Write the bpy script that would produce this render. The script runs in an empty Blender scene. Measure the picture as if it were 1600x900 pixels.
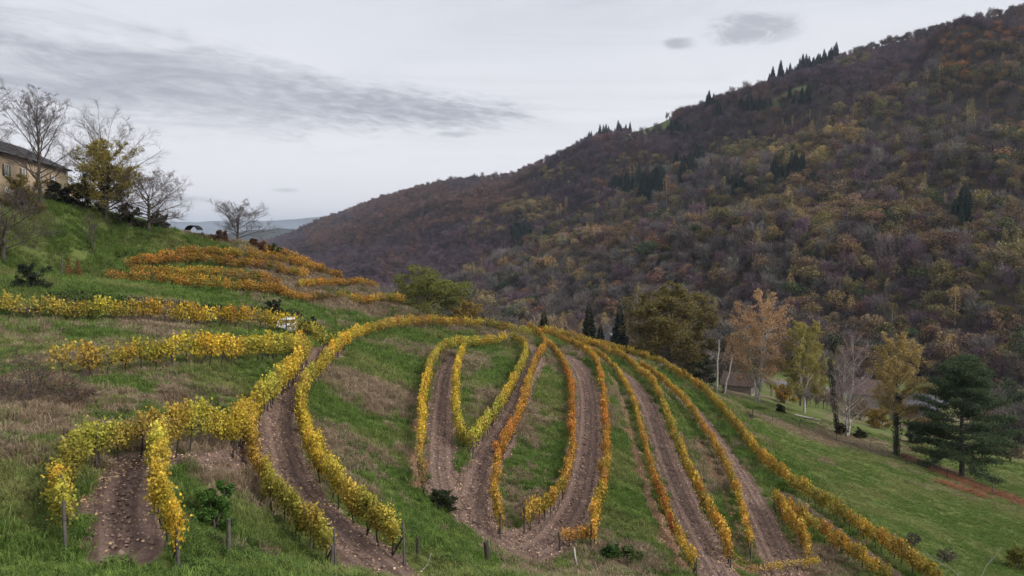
import bpy, math, random
import numpy as np
from mathutils import Vector, Matrix
from mathutils.geometry import delaunay_2d_cdt

rng = np.random.default_rng(7)
random.seed(7)
scn = bpy.context.scene
COL = scn.collection
R = math.radians

# ------------------------------------------------------------------ camera
F = 1200.0                                   # focal length in pixels of the 1600 px wide photograph
PITCH = math.atan(70 / F)
cam_d = bpy.data.cameras.new('camera')
cam_d.sensor_width = 36.0
cam_d.lens = 36.0 * F / 1600
cam_d.clip_start = 0.1
cam_d.clip_end = 40000
cam = bpy.data.objects.new('camera', cam_d)
cam.location = (0, 0, 0)
cam.rotation_euler = (R(90) - PITCH, 0, 0)
COL.objects.link(cam)
scn.camera = cam

# ------------------------------------------------------------------ world: overcast sky
SUN_EL, SUN_AZ = R(34), R(118)               # sun behind thin cloud, to the right and a little behind the viewer
w = bpy.data.worlds.new('World')
scn.world = w
w.use_nodes = True
nt = w.node_tree
nt.nodes.clear()


def N(tree, typ, **kw):
    n = tree.nodes.new(typ)
    for k, v in kw.items():
        if k == 'inp':
            for i, x in v.items():
                n.inputs[i].default_value = x
        else:
            setattr(n, k, v)
    return n


def mth(tree, op, a, b=None, c=None, clamp=False):
    n = tree.nodes.new('ShaderNodeMath')
    n.operation = op
    n.use_clamp = clamp
    for i, x in enumerate((a, b, c)):
        if x is None:
            continue
        if isinstance(x, (int, float)):
            n.inputs[i].default_value = x
        else:
            tree.links.new(x, n.inputs[i])
    return n.outputs[0]


def sstep(tree, x, a, b):
    n = tree.nodes.new('ShaderNodeMapRange')
    n.interpolation_type = 'SMOOTHSTEP'
    tree.links.new(x, n.inputs[0])
    n.inputs[1].default_value = a
    n.inputs[2].default_value = b
    n.inputs[3].default_value = 0
    n.inputs[4].default_value = 1
    return n.outputs[0]


def mixc(tree, f, a, b, blend='MIX'):
    n = tree.nodes.new('ShaderNodeMix')
    n.data_type = 'RGBA'
    n.blend_type = blend
    for s, x in ((n.inputs[0], f), (n.inputs[6], a), (n.inputs[7], b)):
        if isinstance(x, (int, float)):
            s.default_value = x
        elif isinstance(x, (tuple, list)):
            s.default_value = (*x[:3], 1)
        else:
            tree.links.new(x, s)
    return n.outputs[2]


def combine(tree, x, y, z):
    n = tree.nodes.new('ShaderNodeCombineXYZ')
    for i, v in enumerate((x, y, z)):
        if isinstance(v, (int, float)):
            n.inputs[i].default_value = v
        else:
            tree.links.new(v, n.inputs[i])
    return n.outputs[0]


def noise(tree, vec, scale, detail=4, rough=.55, dist=0.0):
    n = tree.nodes.new('ShaderNodeTexNoise')
    n.inputs['Scale'].default_value = scale
    n.inputs['Detail'].default_value = detail
    n.inputs['Roughness'].default_value = rough
    n.inputs['Distortion'].default_value = dist
    if vec is not None:
        tree.links.new(vec, n.inputs['Vector'])
    return n.outputs['Fac']


def build_world():
    t = nt
    out = N(t, 'ShaderNodeOutputWorld')
    sky = N(t, 'ShaderNodeTexSky', sky_type='NISHITA', sun_disc=False)
    sky.sun_elevation = SUN_EL
    sky.sun_rotation = SUN_AZ
    bg1 = N(t, 'ShaderNodeBackground', inp={1: 0.06})
    t.links.new(sky.outputs[0], bg1.inputs[0])
    tc = N(t, 'ShaderNodeTexCoord')
    sp = N(t, 'ShaderNodeSeparateXYZ')
    t.links.new(tc.outputs['Generated'], sp.inputs[0])
    x, y, z = sp.outputs
    az = mth(t, 'ARCTAN2', x, y)
    el = mth(t, 'ARCSINE', z)
    # cloud deck: directions projected on a flat layer
    den = mth(t, 'ADD', mth(t, 'MAXIMUM', z, 0.0), 0.10)
    deck = combine(t, mth(t, 'DIVIDE', x, den), mth(t, 'DIVIDE', y, den), 0)
    big = noise(t, deck, 0.55, 5, .55, .4)
    # main grey streak bank and its rippled tail
    ang = combine(t, mth(t, 'MULTIPLY', az, 4.0), mth(t, 'MULTIPLY', mth(t, 'ADD', el, mth(t, 'MULTIPLY', az, .05)), 21.0), 0)
    rag = noise(t, ang, 1.6, 9, .66, .5)
    rip = noise(t, combine(t, mth(t, 'MULTIPLY', az, 26.0), mth(t, 'MULTIPLY', mth(t, 'ADD', el, mth(t, 'MULTIPLY', az, .10)), 105.0), 3.0), 1.5, 5, .62, .6)
    thick = mth(t, 'ADD', 0.016, mth(t, 'MULTIPLY', sstep(t, az, 0.06, -0.55), 0.042))
    cen = mth(t, 'ADD', 0.165, mth(t, 'MULTIPLY', sstep(t, az, 0.0, -0.65), 0.026))
    dd = mth(t, 'DIVIDE', mth(t, 'SUBTRACT', el, cen), thick)
    band = mth(t, 'EXPONENT', mth(t, 'MULTIPLY', mth(t, 'MULTIPLY', dd, dd), -0.75))
    band = mth(t, 'MULTIPLY', band, mth(t, 'MULTIPLY', sstep(t, az, 0.11, -0.04), sstep(t, az, -2.4, -1.2)))
    tail = sstep(t, az, -0.42, -0.10)
    tex = mth(t, 'ADD', mth(t, 'MULTIPLY', rag, mth(t, 'SUBTRACT', 0.82, mth(t, 'MULTIPLY', tail, .52))),
              mth(t, 'MULTIPLY', rip, mth(t, 'ADD', 0.18, mth(t, 'MULTIPLY', tail, .52))))
    bandm = sstep(t, mth(t, 'ADD', mth(t, 'MULTIPLY', band, 0.36), mth(t, 'MULTIPLY', tex, 0.95)), 0.54, 0.95)
    bandm = mth(t, 'MULTIPLY', bandm, sstep(t, band, 0.02, 0.40))
    # separate small cloud upper right, two slivers low
    rag2 = noise(t, combine(t, mth(t, 'MULTIPLY', az, 10.0), mth(t, 'MULTIPLY', el, 26.0), 7.0), 2.2, 8, .68, .6)

    def blob(a0, e0, sa, se):
        da = mth(t, 'DIVIDE', mth(t, 'SUBTRACT', az, a0), sa)
        de = mth(t, 'DIVIDE', mth(t, 'SUBTRACT', el, e0), se)
        r2 = mth(t, 'ADD', mth(t, 'MULTIPLY', da, da), mth(t, 'MULTIPLY', de, de))
        g = mth(t, 'EXPONENT', mth(t, 'MULTIPLY', r2, -1.0))
        return sstep(t, mth(t, 'MULTIPLY', g, mth(t, 'ADD', 0.05, mth(t, 'MULTIPLY', rag2, 1.5))), 0.36, 0.80)

    small = mth(t, 'MAXIMUM', blob(0.30, 0.256, 0.085, 0.026), blob(0.21, 0.245, 0.03, 0.011))
    small = mth(t, 'MAXIMUM', small, mth(t, 'MULTIPLY', blob(-0.067, 0.139, 0.04, 0.006), .8))
    small = mth(t, 'MAXIMUM', small, mth(t, 'MULTIPLY', blob(-0.40, 0.052, 0.05, 0.008), .8))
    small = mth(t, 'MAXIMUM', small, mth(t, 'MULTIPLY', blob(-0.285, 0.066, 0.022, 0.004), .6))
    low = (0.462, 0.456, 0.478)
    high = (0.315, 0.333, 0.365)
    base = mixc(t, sstep(t, mth(t, 'ADD', el, mth(t, 'MULTIPLY', mth(t, 'SUBTRACT', big, .5), .35)), 0.08, 0.40), low, high)
    deck2 = noise(t, combine(t, mth(t, 'DIVIDE', mth(t, 'MULTIPLY', x, .55), den), mth(t, 'DIVIDE', mth(t, 'MULTIPLY', y, 1.2), den), 5.0), 1.1, 8, .6, .8)
    veil = sstep(t, deck2, 0.40, 0.68)
    base = mixc(t, mth(t, 'MULTIPLY', veil, mth(t, 'MULTIPLY', sstep(t, el, 0.06, 0.26), .55)), base, (0.41, 0.415, 0.442))
    base = mixc(t, mth(t, 'MULTIPLY', sstep(t, deck2, 0.56, 0.34), mth(t, 'MULTIPLY', sstep(t, el, 0.05, 0.2), .35)), base, (0.245, 0.26, 0.29))
    base = mixc(t, mth(t, 'MULTIPLY', sstep(t, el, 0.45, 1.1), .8), base, low)  # sky overhead, out of view, brightened to light the ground
    base = mixc(t, mth(t, 'MULTIPLY', bandm, 0.84), base, (0.175, 0.187, 0.215))
    base = mixc(t, mth(t, 'MULTIPLY', small, 0.70), base, (0.19, 0.20, 0.225))
    # a bluish gap of clear air just over the far hills
    hz = mth(t, 'MULTIPLY', sstep(t, el, 0.055, 0.018), 0.6)
    base = mixc(t, hz, base, (0.38, 0.42, 0.485))
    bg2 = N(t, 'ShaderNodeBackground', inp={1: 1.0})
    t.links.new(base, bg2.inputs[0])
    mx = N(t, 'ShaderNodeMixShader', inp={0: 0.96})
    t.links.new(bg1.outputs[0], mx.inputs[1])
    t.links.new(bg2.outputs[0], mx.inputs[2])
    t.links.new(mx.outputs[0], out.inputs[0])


build_world()
sd = bpy.data.lights.new('sun', 'SUN')
sd.energy = 1.5
sd.angle = R(22)
sd.color = (1.0, 0.95, 0.88)
sun = bpy.data.objects.new('sun', sd)
sun.rotation_euler = (R(90) - SUN_EL, 0, -SUN_AZ + math.pi)
# aim explicitly: light travels from the sun's direction towards the scene
sv = Vector((math.sin(SUN_AZ) * math.cos(SUN_EL), math.cos(SUN_AZ) * math.cos(SUN_EL), math.sin(SUN_EL)))
sun.rotation_euler = (-sv).to_track_quat('-Z', 'Y').to_euler()
COL.objects.link(sun)

vs = scn.view_settings
vs.view_transform = 'Standard'
vs.look = 'None'
vs.exposure = 1.05
vs.gamma = 1.0
vs.use_curve_mapping = False
scn.cycles.max_bounces = 4
scn.cycles.diffuse_bounces = 2
scn.cycles.volume_bounces = 0
HAZE = 1.0e-4
scn.cycles.use_denoising = True
scn.cycles.use_adaptive_sampling = True
scn.cycles.adaptive_threshold = 0.03

# ------------------------------------------------------------------ pixel <-> world
CP, SP = math.cos(PITCH), math.sin(PITCH)


def ray(px, py):
    u, v = (px - 800) / F, (450 - py) / F
    return np.array([u, CP + v * SP, v * CP - SP])


def at_h(px, py, h):                          # point on the ray lying h metres under the lens
    d = ray(px, py)
    return d * (-h / d[2])


def at_d(px, py, d):                          # point on the ray at ground distance d ahead
    r = ray(px, py)
    return r * (d / r[1])


def project(p):
    p = np.atleast_2d(p)
    dep = p[:, 1] * CP - p[:, 2] * SP
    up = p[:, 1] * SP + p[:, 2] * CP
    dep = np.maximum(dep, 1e-3)
    return 800 + F * p[:, 0] / dep, 450 - F * up / dep


# ------------------------------------------------------------------ mesh builder
class MB:
    def __init__(s):
        s.v, s.f, s.c, s.n = [], [], [], 0

    def add(s, verts, faces, val=None):
        verts = np.asarray(verts, float).reshape(-1, 3)
        faces = np.asarray(faces, int)
        s.v.append(verts)
        s.f.append(faces + s.n)
        if val is None:
            val = np.full(len(faces), .5)
        s.c.append(np.broadcast_to(np.asarray(val, float), (len(faces),)).copy())
        s.n += len(verts)
        return s

    def tube(s, path, radii, sides=4, cap=False, val=.5):
        path = np.asarray(path, float)
        n = len(path)
        radii = np.broadcast_to(np.asarray(radii, float), (n,))
        t = np.gradient(path, axis=0)
        t /= np.linalg.norm(t, axis=1, keepdims=True) + 1e-9
        ref = np.where(np.abs(t[:, 2:3]) > .9, [[1., 0, 0]], [[0, 0, 1.]])
        a = np.cross(t, ref)
        a /= np.linalg.norm(a, axis=1, keepdims=True) + 1e-9
        b = np.cross(t, a)
        th = np.arange(sides) * 2 * np.pi / sides
        ring = path[:, None] + radii[:, None, None] * (a[:, None] * np.cos(th)[None, :, None] + b[:, None] * np.sin(th)[None, :, None])
        i, k = np.meshgrid(np.arange(n - 1), np.arange(sides), indexing='ij')
        k2 = (k + 1) % sides
        q = np.stack([i * sides + k, i * sides + k2, (i + 1) * sides + k2, (i + 1) * sides + k], -1).reshape(-1, 4)
        s.add(ring.reshape(-1, 3), q, val)
        if cap and sides == 4:
            s.f.append(np.array([[0, 3, 2, 1], [0, 1, 2, 3]]) + np.array([[s.n - n * sides], [s.n - sides]]))
            s.c.append(np.full(2, val))
        elif cap:
            c = np.vstack([ring[-1], path[-1:]])
            k = np.arange(sides)
            s.add(c, np.stack([k, (k + 1) % sides, np.full(sides, sides)], -1), val)
        return s

    def tubes(s, paths, radii, sides=3, val=None):
        """many tubes of equal point count at once: paths (m,n,3), radii (n,) or (m,n)"""
        paths = np.asarray(paths, float)
        m, n, _ = paths.shape
        radii = np.broadcast_to(np.asarray(radii, float), (m, n))
        t = np.gradient(paths, axis=1)
        t /= np.linalg.norm(t, axis=2, keepdims=True) + 1e-9
        ref = np.where(np.abs(t[..., 2:3]) > .9, [1., 0, 0], [0, 0, 1.])
        a = np.cross(t, ref)
        a /= np.linalg.norm(a, axis=2, keepdims=True) + 1e-9
        b = np.cross(t, a)
        th = np.arange(sides) * 2 * np.pi / sides
        ring = paths[:, :, None] + radii[..., None, None] * (a[:, :, None] * np.cos(th)[:, None] + b[:, :, None] * np.sin(th)[:, None])
        i, k = np.meshgrid(np.arange(n - 1), np.arange(sides), indexing='ij')
        k2 = (k + 1) % sides
        q = np.stack([i * sides + k, i * sides + k2, (i + 1) * sides + k2, (i + 1) * sides + k], -1).reshape(-1, 4)
        Fq = (q[None] + (np.arange(m) * n * sides)[:, None, None]).reshape(-1, 4)
        val = np.full(m, .5) if val is None else np.asarray(val)
        return s.add(ring.reshape(-1, 3), Fq, np.repeat(val, len(q)))

    def box(s, cx, cy, cz, sx, sy, sz, M=None, val=.5):
        v = np.array([[x, y, z] for x in (-1, 1) for y in (-1, 1) for z in (-1, 1)], float) * .5 * [sx, sy, sz] + [cx, cy, cz]
        if M is not None:
            v = v @ np.asarray(M).T
        f = [[0, 1, 3, 2], [4, 6, 7, 5], [0, 4, 5, 1], [2, 3, 7, 6], [0, 2, 6, 4], [1, 5, 7, 3]]
        return s.add(v, f, val)

    def poly(s, verts, faces, val=.5):
        for f in faces:
            s.add(np.asarray(verts)[list(f)], [list(range(len(f)))], val)
        return s

    def mesh(s, name, mats, smooth=False, attr=True, mat_index=None):
        me = bpy.data.meshes.new(name)
        V = np.vstack(s.v)
        counts, loops = [], []
        for f in s.f:
            counts.append(np.full(len(f), f.shape[1]))
            loops.append(f.reshape(-1))
        counts = np.concatenate(counts)
        loops = np.concatenate(loops)
        me.vertices.add(len(V))
        me.vertices.foreach_set('co', V.astype(np.float32).ravel())
        me.loops.add(len(loops))
        me.loops.foreach_set('vertex_index', loops.astype(np.int32))
        me.polygons.add(len(counts))
        st = np.concatenate([[0], np.cumsum(counts)[:-1]])
        me.polygons.foreach_set('loop_start', st.astype(np.int32))
        if smooth:
            me.polygons.foreach_set('use_smooth', np.ones(len(counts), bool))
        for m in (mats if isinstance(mats, (list, tuple)) else [mats]):
            me.materials.append(m)
        if mat_index is not None:
            me.polygons.foreach_set('material_index', np.asarray(mat_index, np.int32))
        if attr:
            a = me.attributes.new('v', 'FLOAT', 'FACE')
            a.data.foreach_set('value', np.concatenate(s.c).astype(np.float32))
        me.update()
        me.validate()
        return me

    @property
    def nf(s):
        return sum(len(f) for f in s.f)


def link(name, me, parent=None, loc=None, rz=None):
    o = bpy.data.objects.new(name, me)
    COL.objects.link(o)
    if parent is not None:
        o.parent = parent
    if loc is not None:
        o.location = loc
    if rz is not None:
        o.rotation_euler = (0, 0, rz)
    return o


def tag(o, label=None, cat=None, group=None, kind=None):
    if label:
        o['label'] = label
    if cat:
        o['category'] = cat
    if group:
        o['group'] = group
    if kind:
        o['kind'] = kind
    return o


def thing(name, label, cat, loc=(0, 0, 0), rz=0, group=None):
    o = link(name, None, None, loc, rz)
    o.empty_display_size = .2
    return tag(o, label, cat, group)


# ------------------------------------------------------------------ materials
MATS = {}


def new_mat(name):
    m = bpy.data.materials.new(name)
    m.use_nodes = True
    t = m.node_tree
    t.nodes.clear()
    out = N(t, 'ShaderNodeOutputMaterial')
    b = N(t, 'ShaderNodeBsdfPrincipled')
    b.inputs['Roughness'].default_value = .85
    b.inputs['Specular IOR Level'].default_value = .2
    t.links.new(b.outputs[0], out.inputs[0])
    MATS[name] = m
    return m, t, b, out


def simple_mat(name, col, var=.25, scale=3.0, rough=.85, col2=None, spec=.2, bump=0.0, bscale=None, metallic=0):
    m, t, b, out = new_mat(name)
    tc = N(t, 'ShaderNodeTexCoord')
    f = noise(t, tc.outputs['Object'], scale, 5, .6)
    c2 = col2 or tuple(c * (1 - var) for c in col)
    c = mixc(t, sstep(t, f, .3, .7), tuple(x * (1 + var * .5) for x in col), c2)
    t.links.new(c, b.inputs['Base Color'])
    b.inputs['Roughness'].default_value = rough
    b.inputs['Specular IOR Level'].default_value = spec
    b.inputs['Metallic'].default_value = metallic
    if bump:
        bp = N(t, 'ShaderNodeBump', inp={'Strength': bump, 'Distance': .05})
        t.links.new(noise(t, tc.outputs['Object'], bscale or scale * 4, 4, .6), bp.inputs['Height'])
        t.links.new(bp.outputs[0], b.inputs['Normal'])
    return m


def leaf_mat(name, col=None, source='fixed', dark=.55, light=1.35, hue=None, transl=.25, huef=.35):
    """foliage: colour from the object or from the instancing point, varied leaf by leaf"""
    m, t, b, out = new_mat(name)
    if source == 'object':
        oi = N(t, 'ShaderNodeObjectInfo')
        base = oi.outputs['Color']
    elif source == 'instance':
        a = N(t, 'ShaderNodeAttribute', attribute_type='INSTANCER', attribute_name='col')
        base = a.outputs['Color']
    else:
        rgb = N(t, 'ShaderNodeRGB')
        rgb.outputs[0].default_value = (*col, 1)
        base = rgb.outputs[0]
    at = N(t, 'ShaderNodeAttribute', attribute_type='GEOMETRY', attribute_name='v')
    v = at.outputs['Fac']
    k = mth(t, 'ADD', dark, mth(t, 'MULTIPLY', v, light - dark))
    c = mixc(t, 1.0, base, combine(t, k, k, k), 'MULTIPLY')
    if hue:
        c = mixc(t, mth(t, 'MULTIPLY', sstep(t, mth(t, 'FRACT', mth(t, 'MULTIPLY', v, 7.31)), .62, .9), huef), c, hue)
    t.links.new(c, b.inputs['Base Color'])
    if transl:
        tr = N(t, 'ShaderNodeBsdfTranslucent')
        t.links.new(c, tr.inputs[0])
        mx = N(t, 'ShaderNodeMixShader', inp={0: transl})
        t.links.new(b.outputs[0], mx.inputs[1])
        t.links.new(tr.outputs[0], mx.inputs[2])
        t.links.new(mx.outputs[0], out.inputs[0])
    return m


leaf_mat('vine_leaf', source='object', dark=.50, light=1.5, hue=(.13, .17, .035), transl=.3, huef=.55)
leaf_mat('far_leaf', source='instance', dark=.6, light=1.4, transl=0)
leaf_mat('grass_blade', source='instance', dark=.64, light=1.45, transl=.3)
leaf_mat('tree_leaf', source='object', dark=.55, light=1.45, transl=.28)
leaf_mat('litter_leaf', source='fixed', col=(.50, .35, .21), dark=.35, light=1.6, transl=0)
simple_mat('bark', (.085, .070, .058), .35, 4, .95)
simple_mat('bark_vine', (.050, .040, .034), .4, 9, .95)
simple_mat('bark_grey', (.16, .14, .125), .35, 4, .95)
simple_mat('bark_birch', (.50, .47, .44), .30, 3.0, .8, col2=(.20, .18, .17))
simple_mat('twig', (.115, .092, .082), .25, 2, .95)
simple_mat('twig_pink', (.25, .17, .165), .2, 2, .95)
simple_mat('dead_wood', (.40, .37, .34), .35, 6, .9)
simple_mat('post_wood', (.075, .062, .052), .4, 8, .95)
simple_mat('post_grey', (.125, .112, .10), .4, 8, .95)
simple_mat('wire', (.25, .25, .25), .1, 5, .6, metallic=.6)
simple_mat('render_wall', (.48, .375, .255), .15, 1.2, .9)
simple_mat('slate', (.085, .085, .095), .35, 2.2, .6, spec=.4)
simple_mat('tile_brown', (.12, .085, .075), .4, 3, .9)
simple_mat('wall_grey', (.32, .29, .26), .25, 2, .9)
simple_mat('wall_white', (.62, .60, .57), .12, 1.5, .85)
simple_mat('glass_dark', (.03, .035, .04), .1, 3, .15, spec=.6)
simple_mat('frame_white', (.7, .7, .68), .1, 3, .6)
simple_mat('shutter', (.16, .10, .07), .2, 6, .7)
simple_mat('canvas_dark', (.022, .024, .03), .2, 3, .7)
simple_mat('metal_grey', (.3, .31, .32), .15, 4, .4, metallic=.7)
simple_mat('car_white', (.80, .81, .82), .03, 1, .25, spec=.5)
simple_mat('rubber', (.02, .02, .02), .1, 4, .8)
simple_mat('asphalt', (.19, .19, .195), .15, .6, .85)
simple_mat('forest_floor', (.060, .043, .034), .4, .05, .98)
simple_mat('far_land', (.045, .052, .045), .35, .002, .98)

# ------------------------------------------------------------------ numpy noise / curves
_perm = np.random.default_rng(3).random((512, 512))


def vnoise(x, y):
    xi, yi = np.floor(x).astype(int), np.floor(y).astype(int)
    fx, fy = x - xi, y - yi
    fx, fy = fx * fx * (3 - 2 * fx), fy * fy * (3 - 2 * fy)
    a = _perm[xi % 512, yi % 512]
    b = _perm[(xi + 1) % 512, yi % 512]
    c = _perm[xi % 512, (yi + 1) % 512]
    d = _perm[(xi + 1) % 512, (yi + 1) % 512]
    return (a * (1 - fx) + b * fx) * (1 - fy) + (c * (1 - fx) + d * fx) * fy


def fbm(x, y, o=4):
    s, a, tot = 0, 1, 0
    for i in range(o):
        s = s + a * vnoise(x * 2 ** i + 17 * i, y * 2 ** i + 31 * i)
        tot += a
        a *= .5
    return s / tot


def catmull(P, per=8):
    P = np.asarray(P, float)
    Q = np.vstack([2 * P[0] - P[1], P, 2 * P[-1] - P[-2]])
    out = []
    for i in range(1, len(Q) - 2):
        t = np.linspace(0, 1, per, endpoint=False)[:, None]
        p0, p1, p2, p3 = Q[i - 1:i + 3]
        out.append(.5 * (2 * p1 + (p2 - p0) * t + (2 * p0 - 5 * p1 + 4 * p2 - p3) * t ** 2 + (3 * p1 - p0 - 3 * p2 + p3) * t ** 3))
    out.append(P[-1:])
    return np.vstack(out)


def resample(P, step):
    P = np.asarray(P, float)
    s = np.concatenate([[0], np.cumsum(np.linalg.norm(np.diff(P[:, :2], axis=0), axis=1))])
    n = max(2, int(round(s[-1] / step)) + 1)
    q = np.linspace(0, s[-1], n)
    return np.stack([np.interp(q, s, P[:, k]) for k in range(P.shape[1])], 1), q


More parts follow.
